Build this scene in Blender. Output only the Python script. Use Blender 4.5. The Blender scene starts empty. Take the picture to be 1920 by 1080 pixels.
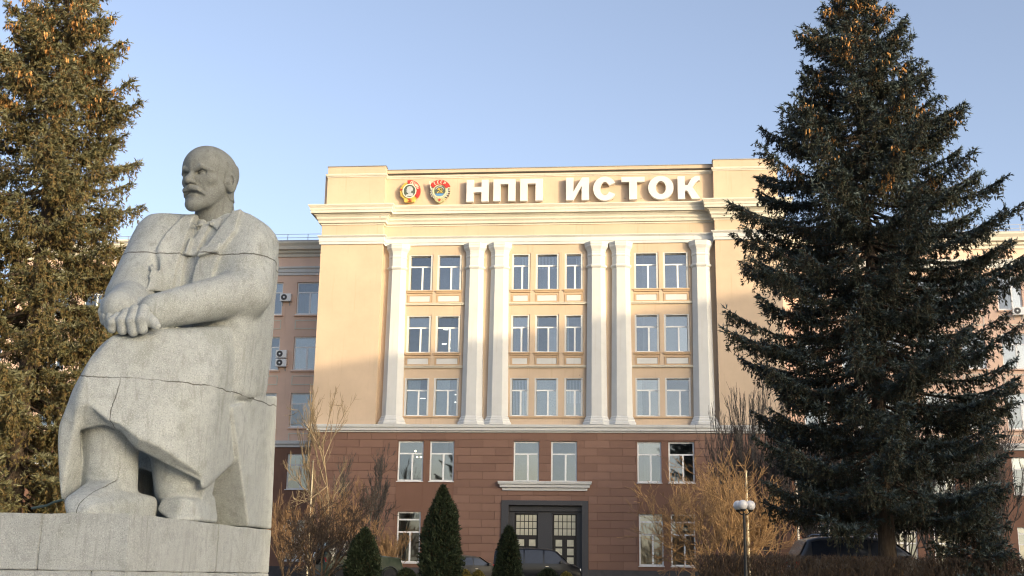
import bpy, bmesh, math, random
import numpy as np
from mathutils import Vector, Matrix

# ------------------------------------------------------------------ camera, sky, sun, exposure
SC = bpy.context.scene
COL = SC.collection
FPX = 2221.0                                   # focal length in pixels of a 1920 px wide frame
PITCH, ROLL = math.radians(13.63), math.radians(0.836)
CAM = np.array([0.0, 0.0, 1.5])
_F = np.array([0, math.cos(PITCH), math.sin(PITCH)])
_r0 = np.array([1.0, 0, 0]); _u0 = np.array([0, -math.sin(PITCH), math.cos(PITCH)])
_R = _r0 * math.cos(ROLL) + _u0 * math.sin(ROLL)
_U = -_r0 * math.sin(ROLL) + _u0 * math.cos(ROLL)
cd = bpy.data.cameras.new('camera'); cd.sensor_width = 36.0; cd.lens = 36.0 * FPX / 1920.0
cd.clip_start = 0.1; cd.clip_end = 4000
cam = bpy.data.objects.new('camera', cd); COL.objects.link(cam)
_m = Matrix(((_R[0], _U[0], -_F[0]), (_R[1], _U[1], -_F[1]), (_R[2], _U[2], -_F[2])))
cam.matrix_world = Matrix.Translation(Vector(CAM)) @ _m.to_4x4()
SC.camera = cam

FYAW = math.radians(5.65)                      # the facade is turned this much: its right end is nearer
SUN_EL = math.radians(7.0)
SUN_AZ = math.radians(50.0)                    # from the facade's normal towards its right
FU = np.array([math.cos(FYAW), -math.sin(FYAW), 0.0])      # along the facade, to the right
FN = np.array([-math.sin(FYAW), -math.cos(FYAW), 0.0])     # out of the facade
_sd = FN * math.cos(SUN_AZ) + FU * math.sin(SUN_AZ)
SUNDIR = np.array([_sd[0] * math.cos(SUN_EL), _sd[1] * math.cos(SUN_EL), math.sin(SUN_EL)])   # towards the sun

w = bpy.data.worlds.new('World'); SC.world = w; w.use_nodes = True
nt = w.node_tree; bg = nt.nodes['Background']
sky = nt.nodes.new('ShaderNodeTexSky'); sky.sky_type = 'NISHITA'; sky.sun_disc = False
sky.sun_elevation = SUN_EL; sky.sun_rotation = math.atan2(SUNDIR[0], SUNDIR[1])
sky.altitude = 100; sky.air_density = 0.65; sky.dust_density = 3.3; sky.ozone_density = 1.0
hs = nt.nodes.new('ShaderNodeHueSaturation'); hs.inputs['Saturation'].default_value = 0.80; hs.inputs['Hue'].default_value = 0.507
nt.links.new(sky.outputs[0], hs.inputs['Color']); nt.links.new(hs.outputs[0], bg.inputs[0]); bg.inputs[1].default_value = 0.15
ld = bpy.data.lights.new('sun', 'SUN'); ld.energy = 1.4; ld.angle = math.radians(0.28); ld.color = (1.0, 0.80, 0.50)
sun = bpy.data.objects.new('sun', ld); COL.objects.link(sun)
sun.rotation_euler = Vector(SUNDIR).to_track_quat('Z', 'Y').to_euler()
vs = SC.view_settings; vs.view_transform = 'Standard'; vs.look = 'None'; vs.gamma = 1.0; vs.use_curve_mapping = False
vs.exposure = 1.6
SC.render.engine = 'CYCLES'
SC.cycles.use_denoising = True; SC.cycles.filter_width = 1.15
SC.cycles.max_bounces = 8; SC.cycles.transparent_max_bounces = 16
SC.cycles.caustics_reflective = False; SC.cycles.caustics_refractive = False

# ------------------------------------------------------------------ pixels to places
def ray(x, y):
    return _F + _R * (x - 960) / FPX + _U * (540 - y) / FPX
def at(x, y, dist):
    """the point on the ray of a pixel at that distance along y"""
    d = ray(x, y); return CAM + d * (dist / d[1])
def ground_z(y):
    t = min(1.0, max(0.0, (y - 14.0) / 16.0)); return 1.0 * t * t * (3 - 2 * t)
def onground(x, dist):
    """x of a pixel column at the height of the horizon, stood on the ground at that distance"""
    p = at(x, 1079 + 0.0146 * (x - 960), dist); return Vector((p[0], p[1], ground_z(p[1])))
FD0 = 78 * math.cos(FYAW)                      # facade plane: 78 m down the axis
def fac(x, y, back=0.0):
    d = ray(x, y); t = (FD0 + back) / (-(d @ FN)); p = CAM + d * t
    return float(p @ FU), float(p[2])
SYAW = math.radians(8.0)                       # the pedestal
SE1 = np.array([math.cos(SYAW), -math.sin(SYAW), 0.0]); SE2 = np.array([math.sin(SYAW), math.cos(SYAW), 0.0])
_d = ray(245.5, 960); SORG = CAM + _d * (10.5 / _d[1])     # near top corner of the pedestal
def S(x, y, e2):
    d = ray(x, y); t = (e2 + (SORG - CAM) @ SE2) / (d @ SE2); p = CAM + d * t - SORG
    return np.array([p @ SE1, p @ SE2, p[2]])

# ------------------------------------------------------------------ object helpers
def tag(o, label=None, cat=None, group=None, kind=None):
    if label: o['label'] = label
    if cat: o['category'] = cat
    if group: o['group'] = group
    if kind: o['kind'] = kind
    return o
def empty(name, loc, rz=0.0):
    o = bpy.data.objects.new(name, None); COL.objects.link(o)
    o.location = Vector([float(v) for v in loc]); o.rotation_euler = (0, 0, rz); o.empty_display_size = 0.2
    return o
def link(name, me, parent=None, loc=None, rot=None, scale=None):
    o = bpy.data.objects.new(name, me); COL.objects.link(o)
    if parent: o.parent = parent
    if loc is not None: o.location = loc
    if rot is not None: o.rotation_euler = rot
    if scale is not None: o.scale = scale
    return o
def copy_tree(o, parent=None):
    c = o.copy(); COL.objects.link(c); c.parent = parent
    for ch in list(o.children): copy_tree(ch, c)
    return c
class MB:
    """collects polygons; build() links them as one mesh object"""
    def __init__(s): s.v = []; s.f = []
    def add(s, vs, fs):
        n = len(s.v); s.v += [tuple(map(float, p)) for p in vs]; s.f += [tuple(i + n for i in q) for q in fs]; return s
    def box(s, x0, x1, y0, y1, z0, z1):
        x0, x1 = min(x0, x1), max(x0, x1); y0, y1 = min(y0, y1), max(y0, y1); z0, z1 = min(z0, z1), max(z0, z1)
        return s.add([(x0, y0, z0), (x1, y0, z0), (x1, y1, z0), (x0, y1, z0), (x0, y0, z1), (x1, y0, z1), (x1, y1, z1), (x0, y1, z1)],
                     [(0, 3, 2, 1), (4, 5, 6, 7), (0, 1, 5, 4), (1, 2, 6, 5), (2, 3, 7, 6), (3, 0, 4, 7)])
    def tube(s, pts, rad, n=6, cap=True):
        pts = [Vector(p) for p in pts]; rings = []
        for i, p in enumerate(pts):
            t = (pts[min(i + 1, len(pts) - 1)] - pts[max(i - 1, 0)])
            if t.length < 1e-9: t = Vector((0, 0, 1))
            t.normalize(); a = t.orthogonal().normalized() if i == 0 else (a - t * a.dot(t)).normalized(); b = t.cross(a)
            r = rad[i] if hasattr(rad, '__len__') else rad
            rings.append([p + (a * math.cos(2 * math.pi * k / n) + b * math.sin(2 * math.pi * k / n)) * r for k in range(n)])
        vs = [v for g in rings for v in g]; fs = []
        for i in range(len(pts) - 1):
            for k in range(n):
                fs.append((i * n + k, i * n + (k + 1) % n, (i + 1) * n + (k + 1) % n, (i + 1) * n + k))
        if cap: fs += [tuple(range(n - 1, -1, -1)), tuple(range((len(pts) - 1) * n, len(pts) * n))]
        return s.add(vs, fs)
    def lathe(s, prof, n=20, c=(0, 0, 0)):
        vs = []; fs = []
        for r, z in prof:
            vs += [(c[0] + r * math.cos(2 * math.pi * k / n), c[1] + r * math.sin(2 * math.pi * k / n), c[2] + z) for k in range(n)]
        for i in range(len(prof) - 1):
            for k in range(n): fs.append((i * n + k, i * n + (k + 1) % n, (i + 1) * n + (k + 1) % n, (i + 1) * n + k))
        fs += [tuple(range(n - 1, -1, -1)), tuple(range((len(prof) - 1) * n, len(prof) * n))]
        return s.add(vs, fs)
    def prism(s, poly, y0, y1, axis='y'):
        """poly in (x, z), drawn counter-clockwise seen from -y; extruded between y0 (front) and y1"""
        n = len(poly)
        vs = [(x, y0, z) for x, z in poly] + [(x, y1, z) for x, z in poly]
        fs = [tuple(range(n)), tuple(range(2 * n - 1, n - 1, -1))] + [(i + n, (i + 1) % n + n, (i + 1) % n, i) for i in range(n)]
        return s.add(vs, fs)
    def mesh(s, name, mat=None, smooth=False):
        me = bpy.data.meshes.new(name); me.from_pydata(s.v, [], s.f)
        if mat: me.materials.append(mat)
        if smooth: me.polygons.foreach_set('use_smooth', [True] * len(me.polygons))
        me.update(); return me
    def build(s, name, mat=None, parent=None, smooth=False, bevel=0.0):
        me = s.mesh(name, mat, smooth)
        if bevel:
            bm = bmesh.new(); bm.from_mesh(me)
            bmesh.ops.remove_doubles(bm, verts=bm.verts, dist=1e-5)
            es = [e for e in bm.edges if e.is_manifold and e.calc_face_angle(0) > 0.5]
            bmesh.ops.bevel(bm, geom=es, offset=bevel, segments=2, affect='EDGES', profile=0.6)
            bm.to_mesh(me); bm.free()
        return link(name, me, parent)
def np_mesh(name, V, Fq, mat=None, smooth=False):
    """fast mesh from arrays; all faces of the same size"""
    V = np.asarray(V, np.float32).reshape(-1, 3); Fq = np.asarray(Fq, np.int32); k = Fq.shape[1]
    me = bpy.data.meshes.new(name)
    me.vertices.add(len(V)); me.vertices.foreach_set('co', V.ravel())
    me.loops.add(Fq.size); me.loops.foreach_set('vertex_index', Fq.ravel())
    me.polygons.add(len(Fq)); me.polygons.foreach_set('loop_start', np.arange(0, Fq.size, k, dtype=np.int32))
    if smooth: me.polygons.foreach_set('use_smooth', np.ones(len(Fq), bool))
    if mat: me.materials.append(mat)
    me.update(calc_edges=True); me.validate(); return me

# ------------------------------------------------------------------ materials
class NT:
    def __init__(s, name):
        s.m = bpy.data.materials.new(name); s.m.use_nodes = True; s.t = s.m.node_tree; s.b = s.t.nodes['Principled BSDF']
        s.co = s.t.nodes.new('ShaderNodeTexCoord')
    def n(s, typ, **kw):
        o = s.t.nodes.new(typ)
        for k, v in kw.items(): setattr(o, k, v)
        return o
    def L(s, a, b): s.t.links.new(a, b)
    def inp(s, node, i, v):
        if isinstance(v, bpy.types.NodeSocket): s.L(v, node.inputs[i])
        else: node.inputs[i].default_value = v
    def obj(s, scale=(1, 1, 1), src='Object'):
        mp = s.n('ShaderNodeMapping'); s.L(s.co.outputs[src], mp.inputs[0]); mp.inputs['Scale'].default_value = scale; return mp.outputs[0]
    def noise(s, scale, detail=4, rough=0.55, vec=None, dist=0.0):
        o = s.n('ShaderNodeTexNoise'); s.L(vec if vec is not None else s.co.outputs['Object'], o.inputs['Vector'])
        o.inputs['Scale'].default_value = scale; o.inputs['Detail'].default_value = detail; o.inputs['Roughness'].default_value = rough
        o.inputs['Distortion'].default_value = dist; return o.outputs['Fac']
    def math(s, op, a, b=0.0, c=0.0):
        o = s.n('ShaderNodeMath', operation=op); s.inp(o, 0, a); s.inp(o, 1, b)
        if op in ('MULTIPLY_ADD', 'SMOOTH_MIN', 'COMPARE'): s.inp(o, 2, c)
        return o.outputs[0]
    def ramp(s, fac, stops):
        o = s.n('ShaderNodeValToRGB'); s.L(fac, o.inputs[0]); e = o.color_ramp.elements
        while len(e) < len(stops): e.new(0.5)
        for q, (p, c) in zip(e, stops):
            q.position = p; q.color = (*c, 1) if len(c) == 3 else c
        return o.outputs[0]
    def sstep(s, v, a, b):
        o = s.n('ShaderNodeMapRange', interpolation_type='SMOOTHSTEP'); s.inp(o, 0, v); o.inputs[1].default_value = a; o.inputs[2].default_value = b
        return o.outputs[0]
    def mix(s, fac, a, b, mode='MIX'):
        o = s.n('ShaderNodeMix', data_type='RGBA', blend_type=mode); s.inp(o, 0, fac)
        for i, v in ((6, a), (7, b)):
            if isinstance(v, bpy.types.NodeSocket): s.L(v, o.inputs[i])
            else: o.inputs[i].default_value = (*v, 1) if len(v) == 3 else v
        return o.outputs[2]
    def bump(s, h, strength=0.3, dist=0.02):
        o = s.n('ShaderNodeBump'); o.inputs['Strength'].default_value = strength; o.inputs['Distance'].default_value = dist
        s.L(h, o.inputs['Height']); s.L(o.outputs[0], s.b.inputs['Normal'])
    def set(s, **kw):
        for k, v in kw.items():
            k = {'base': 'Base Color', 'rough': 'Roughness', 'metal': 'Metallic', 'spec': 'Specular IOR Level', 'em': 'Emission Color', 'ems': 'Emission Strength', 'coat': 'Coat Weight', 'alpha': 'Alpha', 'trans': 'Transmission Weight'}[k]
            if isinstance(v, bpy.types.NodeSocket): s.L(v, s.b.inputs[k])
            elif isinstance(v, tuple) and len(v) == 3: s.b.inputs[k].default_value = (*v, 1)
            else: s.b.inputs[k].default_value = v
        return s
    def rnd(s):
        return s.n('ShaderNodeObjectInfo').outputs['Random']
def mul(c, k): return tuple(min(1, x * k) for x in c)
def simple(name, base, rough=0.6, metal=0.0, vary=0.12, scale=6.0, bump=0.0, spec=0.4):
    t = NT(name); nz = t.noise(scale, 5); c = t.ramp(nz, [(0.25, mul(base, 1 - vary)), (0.75, mul(base, 1 + vary))])
    t.set(base=c, rough=rough, metal=metal, spec=spec)
    if bump: t.bump(t.noise(scale * 6, 4), bump, 0.01)
    return t.m
# ------------------------------------------------------------------ carved shapes: distance fields on a grid, meshed as surface nets
class Grid:
    def __init__(s, lo, hi, h):
        s.lo = np.array(lo, np.float32); s.h = h; s.n = np.ceil((np.array(hi) - s.lo) / h).astype(int) + 1
        s.ax = [(s.lo[i] + h * np.arange(s.n[i])).astype(np.float32) for i in range(3)]
        s.v = np.full(s.n, 9.0, np.float32)
    def sl(s, lo, hi):
        i0 = np.clip(np.floor((np.asarray(lo) - s.lo) / s.h).astype(int), 0, s.n); i1 = np.clip(np.ceil((np.asarray(hi) - s.lo) / s.h).astype(int) + 1, 0, s.n)
        return tuple(slice(int(a), int(b)) for a, b in zip(i0, i1))
    def xyz(s, q):
        return (s.ax[0][q[0]][:, None, None], s.ax[1][q[1]][None, :, None], s.ax[2][q[2]][None, None, :])
    def add(s, prim, k=0.03):
        fn, lo, hi = prim; m = k + 4 * s.h; q = s.sl(np.asarray(lo) - m, np.asarray(hi) + m)
        a = s.v[q]
        if a.size == 0: return s
        d = fn(*s.xyz(q)).astype(np.float32); s.v[q] = smin(a, d, k) if k > 0 else np.minimum(a, d); return s
    def cut(s, prim, k=0.02):
        fn, lo, hi = prim; m = k + 4 * s.h; q = s.sl(np.asarray(lo) - m, np.asarray(hi) + m); a = s.v[q]
        if a.size == 0: return s
        d = -fn(*s.xyz(q)).astype(np.float32); s.v[q] = -smin(-a, -d, k) if k > 0 else np.maximum(a, d); return s
    def raise_in(s, prim, t, k=0.0):
        """grow the surface by t inside the region of a prim"""
        fn, lo, hi = prim; q = s.sl(np.asarray(lo) - 4 * s.h, np.asarray(hi) + 4 * s.h); a = s.v[q]
        if a.size == 0: return s
        d = fn(*s.xyz(q)).astype(np.float32); nw = np.maximum(a - t, d) if k <= 0 else -smin(-(a - t), -d, k)
        s.v[q] = np.minimum(a, nw); return s
    def mesh(s):
        v = s.v; neg = v < 0
        nx, ny, nz = [int(t) - 1 for t in s.n]
        c = np.zeros((nx, ny, nz), np.uint8)
        for i in (0, 1):
            for j in (0, 1):
                for k in (0, 1): c += neg[i:i + nx, j:j + ny, k:k + nz]
        act = np.argwhere((c > 0) & (c < 8)); idx = -np.ones((nx, ny, nz), np.int64); idx[act[:, 0], act[:, 1], act[:, 2]] = np.arange(len(act))
        P = np.zeros((len(act), 3)); W = np.zeros(len(act))
        for i, j, k, ax in [(0, a, b, 0) for a in (0, 1) for b in (0, 1)] + [(a, 0, b, 1) for a in (0, 1) for b in (0, 1)] + [(a, b, 0, 2) for a in (0, 1) for b in (0, 1)]:
            o = np.array([i, j, k]); e = np.eye(3, dtype=int)[ax]
            A = act + o; B = A + e; va = v[A[:, 0], A[:, 1], A[:, 2]]; vb = v[B[:, 0], B[:, 1], B[:, 2]]
            x = (va < 0) != (vb < 0); t = np.where(x, va / np.where(x, va - vb, 1), 0)
            P += np.where(x[:, None], A + e * t[:, None], 0); W += x
        V = s.lo + (P / W[:, None]) * s.h
        F = []
        for ax in range(3):
            e = np.eye(3, dtype=int)[ax]; a1, a2 = [(1, 2), (2, 0), (0, 1)][ax]
            sh = [slice(0, n) for n in (nx + 1, ny + 1, nz + 1)]
            s0 = list(sh); s1 = list(sh); s0[ax] = slice(0, neg.shape[ax] - 1); s1[ax] = slice(1, neg.shape[ax])
            n0 = neg[tuple(s0)]; n1 = neg[tuple(s1)]; ed = np.argwhere(n0 != n1)
            ok = (ed[:, a1] > 0) & (ed[:, a2] > 0) & (ed[:, 0] < nx) & (ed[:, 1] < ny) & (ed[:, 2] < nz); ed = ed[ok]
            u1 = np.eye(3, dtype=int)[a1]; u2 = np.eye(3, dtype=int)[a2]
            g = lambda p: idx[p[:, 0], p[:, 1], p[:, 2]]
            q = np.stack([g(ed - u1 - u2), g(ed - u2), g(ed), g(ed - u1)], 1)
            fl = ~neg[ed[:, 0], ed[:, 1], ed[:, 2]]; q[fl] = q[fl][:, ::-1]; F.append(q)
        return V, np.concatenate(F)
def smin(a, b, k):
    h = np.maximum(k - np.abs(a - b), 0) / k; return np.minimum(a, b) - h * h * k * 0.25
def rcone(a, b, ra, rb):
    a = np.asarray(a, float); b = np.asarray(b, float); ab = b - a; L2 = float(ab @ ab)
    def fn(x, y, z):
        t = np.clip(((x - a[0]) * ab[0] + (y - a[1]) * ab[1] + (z - a[2]) * ab[2]) / L2, 0, 1)
        return np.sqrt((x - a[0] - t * ab[0]) ** 2 + (y - a[1] - t * ab[1]) ** 2 + (z - a[2] - t * ab[2]) ** 2) - (ra + (rb - ra) * t)
    r = max(ra, rb); return fn, np.minimum(a, b) - r, np.maximum(a, b) + r
def ell(c, r, rot=None):
    c = np.asarray(c, float); r = np.asarray(r, float); M = None if rot is None else np.array(rot.transposed())
    def fn(x, y, z):
        x, y, z = x - c[0], y - c[1], z - c[2]
        if M is not None: x, y, z = (M[i][0] * x + M[i][1] * y + M[i][2] * z for i in range(3))
        k0 = np.sqrt((x / r[0]) ** 2 + (y / r[1]) ** 2 + (z / r[2]) ** 2); k1 = np.sqrt((x / r[0] ** 2) ** 2 + (y / r[1] ** 2) ** 2 + (z / r[2] ** 2) ** 2)
        return k0 * (k0 - 1) / np.maximum(k1, 1e-6)
    R = r if rot is None else np.full(3, r.max()); return fn, c - R, c + R
def hull_planes(P):
    P = np.asarray(P, float); n = len(P); out = []; c = P.mean(0)
    for i in range(n):
        for j in range(i + 1, n):
            for k in range(j + 1, n):
                m = np.cross(P[j] - P[i], P[k] - P[i]); l = np.linalg.norm(m)
                if l < 1e-7: continue
                m = m / l; d = m @ P[i]
                if m @ c > d: m, d = -m, -d
                if np.all(P @ m <= d + 1e-5) and not any(abs(m @ q[0] - 1) < 1e-4 and abs(d - q[1]) < 1e-3 for q in out): out.append((m, d))
    return out
def hull(P, k=0.05, grow=0.0):
    P = np.asarray(P, float); pl = hull_planes(P)
    def fn(x, y, z):
        a = None
        for m, d in pl:
            e = m[0] * x + m[1] * y + m[2] * z - (d + grow)
            a = e if a is None else (-smin(-a, -e, k) if k > 0 else np.maximum(a, e))
        return a
    return fn, P.min(0) - grow, P.max(0) + grow
def prism2(poly, e0, e1):
    """convex polygon in (x, z) drawn out along y between e0 and e1"""
    return hull([(p[0], e, p[1]) for p in poly for e in (e0, e1)], k=0)
# ------------------------------------------------------------------ the institute building
GZ = 1.0                                        # plaza level at the facade
UC = -5.36                                      # middle of the facade
def facade_point(u, back, z):
    p = FU * u - FN * (FD0 + back); return (p[0], p[1], z)
def plaster(name, base, streak=0.5, rough=0.9):
    t = NT(name); a = t.noise(0.35, 5, 0.6); b = t.noise(3.0, 6, 0.65)
    c = t.ramp(a, [(0.3, mul(base, 0.89)), (0.7, mul(base, 1.06))])
    c = t.mix(t.math('MULTIPLY', t.sstep(b, 0.5, 0.75), 0.25), c, mul(base, 0.85))
    s = t.noise(2.0, 4, 0.6, vec=t.obj((2.2, 2.2, 0.12)))
    c = t.mix(t.math('MULTIPLY', t.sstep(s, 0.56, 0.8), streak), c, mul((base[0] * .9, base[1] * .86, base[2] * .8), .8))
    sp = t.noise(1.4, 2, 0.5); v = t.n('ShaderNodeTexVoronoi'); t.L(t.co.outputs['Object'], v.inputs['Vector']); v.inputs['Scale'].default_value = 0.9
    c = t.mix(t.math('MULTIPLY', t.sstep(v.outputs['Distance'], 0.075, 0.045), t.sstep(sp, .5, .6)), c, mul(base, .62))
    t.set(base=c, rough=rough, spec=0.2); t.bump(t.noise(30, 5, .7), 0.15, 0.01); return t.m
M_OCHRE = plaster('ochre_plaster', (0.575, 0.448, 0.335))
M_OCHRE_D = plaster('ochre_trim', (0.52, 0.375, 0.25))
M_SALMON = plaster('salmon_plaster', (0.74, 0.535, 0.43))
M_WHITE = plaster('white_stucco', (0.61, 0.615, 0.615), 0.35)
M_CREAM = plaster('cream_stucco', (0.64, 0.605, 0.53), 0.45)
M_FRAME = simple('white_window_frame', (0.80, 0.81, 0.82), 0.35, vary=.04)
M_GREY = simple('dark_granite', (0.050, 0.050, 0.056), 0.45, vary=.25, scale=20)
M_FLASH = simple('zinc_flashing', (0.33, 0.33, 0.34), 0.5, metal=.6)
M_PLINTH = simple('plinth_stone', (0.060, 0.057, 0.060), 0.7, vary=.2, scale=4, bump=.1)
def tile_material():
    t = NT('brown_facing_stone'); r = t.rnd(); a = t.noise(1.1, 5, .6); f = t.noise(40, 3, .6)
    c = t.ramp(r, [(0.0, (0.190, 0.106, 0.078)), (0.5, (0.212, 0.119, 0.087)), (1.0, (0.234, 0.135, 0.101))])
    c = t.mix(t.math('MULTIPLY', t.sstep(a, .45, .75), .4), c, (0.170, 0.097, 0.074)); c = t.mix(t.math('MULTIPLY', t.sstep(f, .5, .7), .25), c, (0.25, .15, .11))
    t.set(base=c, rough=.62, spec=.35); t.bump(f, .1, .005); return t.m
M_TILE = tile_material()
M_MORTAR = plaster('brown_render', (0.20, 0.113, 0.084))
M_JOINT = simple('dark_joint', (0.145, 0.081, 0.06), .9)
def glass_material():
    t = NT('window_glass'); nt_ = t.t; out = nt_.nodes['Material Output']
    gl = t.n('ShaderNodeBsdfGlossy'); gl.inputs['Roughness'].default_value = 0.015; gl.inputs['Color'].default_value = (.93, .96, 1, 1)
    tr = t.n('ShaderNodeBsdfTransparent'); tr.inputs[0].default_value = (.80, .84, .86, 1)
    fr = t.n('ShaderNodeFresnel'); fr.inputs[0].default_value = 1.9
    # old double glazing: panes never quite flat
    b = t.n('ShaderNodeBump'); b.inputs['Strength'].default_value = .035; b.inputs['Distance'].default_value = .05
    t.L(t.noise(1.1, 1), b.inputs['Height'])
    r = t.math('MULTIPLY', t.math('SUBTRACT', t.rnd(), .5), .035)
    cmb = t.n('ShaderNodeCombineXYZ'); t.L(r, cmb.inputs[0]); t.L(t.math('MULTIPLY', r, -.6), cmb.inputs[2])
    va = t.n('ShaderNodeVectorMath', operation='ADD'); t.L(b.outputs[0], va.inputs[0]); t.L(cmb.outputs[0], va.inputs[1]); t.L(va.outputs[0], gl.inputs['Normal'])
    mx = t.n('ShaderNodeMixShader'); t.L(t.math('MULTIPLY_ADD', fr.outputs[0], .8, t.math('MULTIPLY_ADD', t.rnd(), .08, .045)), mx.inputs[0]); t.L(tr.outputs[0], mx.inputs[1]); t.L(gl.outputs[0], mx.inputs[2]); t.L(mx.outputs[0], out.inputs[0])
    nt_.nodes.remove(t.b); return t.m
M_GLASS = glass_material()
M_ROOM = simple('room_wall', (0.30, 0.29, 0.27), .9, vary=.3, scale=.6)
M_CEIL = simple('room_ceiling', (0.62, 0.62, 0.60), .9)
M_BLIND = simple('pale_blind', (0.66, 0.69, 0.70), .8, vary=.05)
def lamp_material():
    t = NT('ceiling_lamp'); t.set(base=(.9, .9, .85), em=(1.0, .93, .8), ems=2.2); return t.m
M_LAMP = lamp_material()
def vertical_blind_material():
    t = NT('vertical_blind'); wv = t.n('ShaderNodeTexWave', wave_type='BANDS', bands_direction='X'); t.L(t.co.outputs['Object'], wv.inputs[0]); wv.inputs['Scale'].default_value = 3.2
    c = t.ramp(wv.outputs['Fac'], [(0.1, (.20, .20, .20)), (0.7, (.55, .55, .54))]); t.set(base=c, rough=.8); return t.m
M_VBLIND = vertical_blind_material()

class Local:
    """boxes given in facade u, depth behind the facade plane and world z, under one root"""
    def __init__(s, root, u0, z0): s.root, s.u0, s.z0 = root, u0, z0
    def box(s, mb, u0, u1, d0, d1, z0, z1): return mb.box(u0 - s.u0, u1 - s.u0, d0, d1, z0 - s.z0, z1 - s.z0)
    def part(s, name, mat, u0, u1, d0, d1, z0, z1, parent=None, bevel=0):
        return s.box(MB(), u0, u1, d0, d1, z0, z1).build(name, mat, parent or s.root, bevel=bevel)
    def wall(s, name, mat, u0, u1, z0, z1, d, holes, parent=None, reveal=0.0):
        """a wall face at depth d with rectangular openings and their reveals"""
        us = sorted({u0, u1, *[q for h in holes for q in (h[0], h[1]) if u0 < q < u1]}); zs = sorted({z0, z1, *[q for h in holes for q in (h[2], h[3]) if z0 < q < z1]})
        mb = MB(); X = lambda u: u - s.u0; Z = lambda z: z - s.z0
        for a, b in zip(us[:-1], us[1:]):
            for c, e in zip(zs[:-1], zs[1:]):
                mu, mz = (a + b) / 2, (c + e) / 2
                if any(h[0] < mu < h[1] and h[2] < mz < h[3] for h in holes): continue
                mb.add([(X(a), d, Z(c)), (X(b), d, Z(c)), (X(b), d, Z(e)), (X(a), d, Z(e))], [(0, 1, 2, 3)])
        if reveal:
            for a, b, c, e in holes:
                p = [(X(a), Z(c)), (X(b), Z(c)), (X(b), Z(e)), (X(a), Z(e))]
                for i in range(4):
                    q, r = p[i], p[(i + 1) % 4]; mb.add([(q[0], d, q[1]), (r[0], d, r[1]), (r[0], d + reveal, r[1]), (q[0], d + reveal, q[1])], [(0, 3, 2, 1)])
        return mb.build(name, mat, parent or s.root)
    def moulding(s, name, mat, path, prof, parent=None, close_top=True):
        """profile (out, z) run along a plan path (u, d), mitred; outwards is to the right of the path when it runs left to right (towards -d)"""
        pts = [Vector((u - s.u0, d)) for u, d in path]; n = len(pts); off = []
        for i in range(n):
            ds = []
            if i > 0: ds.append((pts[i] - pts[i - 1]).normalized())
            if i < n - 1: ds.append((pts[i + 1] - pts[i]).normalized())
            ns = [Vector((q.y, -q.x)) for q in ds]
            if len(ns) == 1: off.append(ns[0])
            else:
                b = (ns[0] + ns[1]); off.append(b / max(0.3, (1 + ns[0].dot(ns[1]))))
        vs = []; fs = []; m = len(prof)
        for p, o in zip(pts, off): vs += [(p.x + o.x * a, p.y + o.y * a, z - s.z0) for a, z in prof]
        for i in range(n - 1):
            for k in range(m - 1): fs.append((i * m + k, (i + 1) * m + k, (i + 1) * m + k + 1, i * m + k + 1))
        fs += [tuple(range(m - 1, -1, -1)), tuple(range((n - 1) * m, n * m))]
        return MB().add(vs, fs).build(name, mat, parent or s.root)

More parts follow.
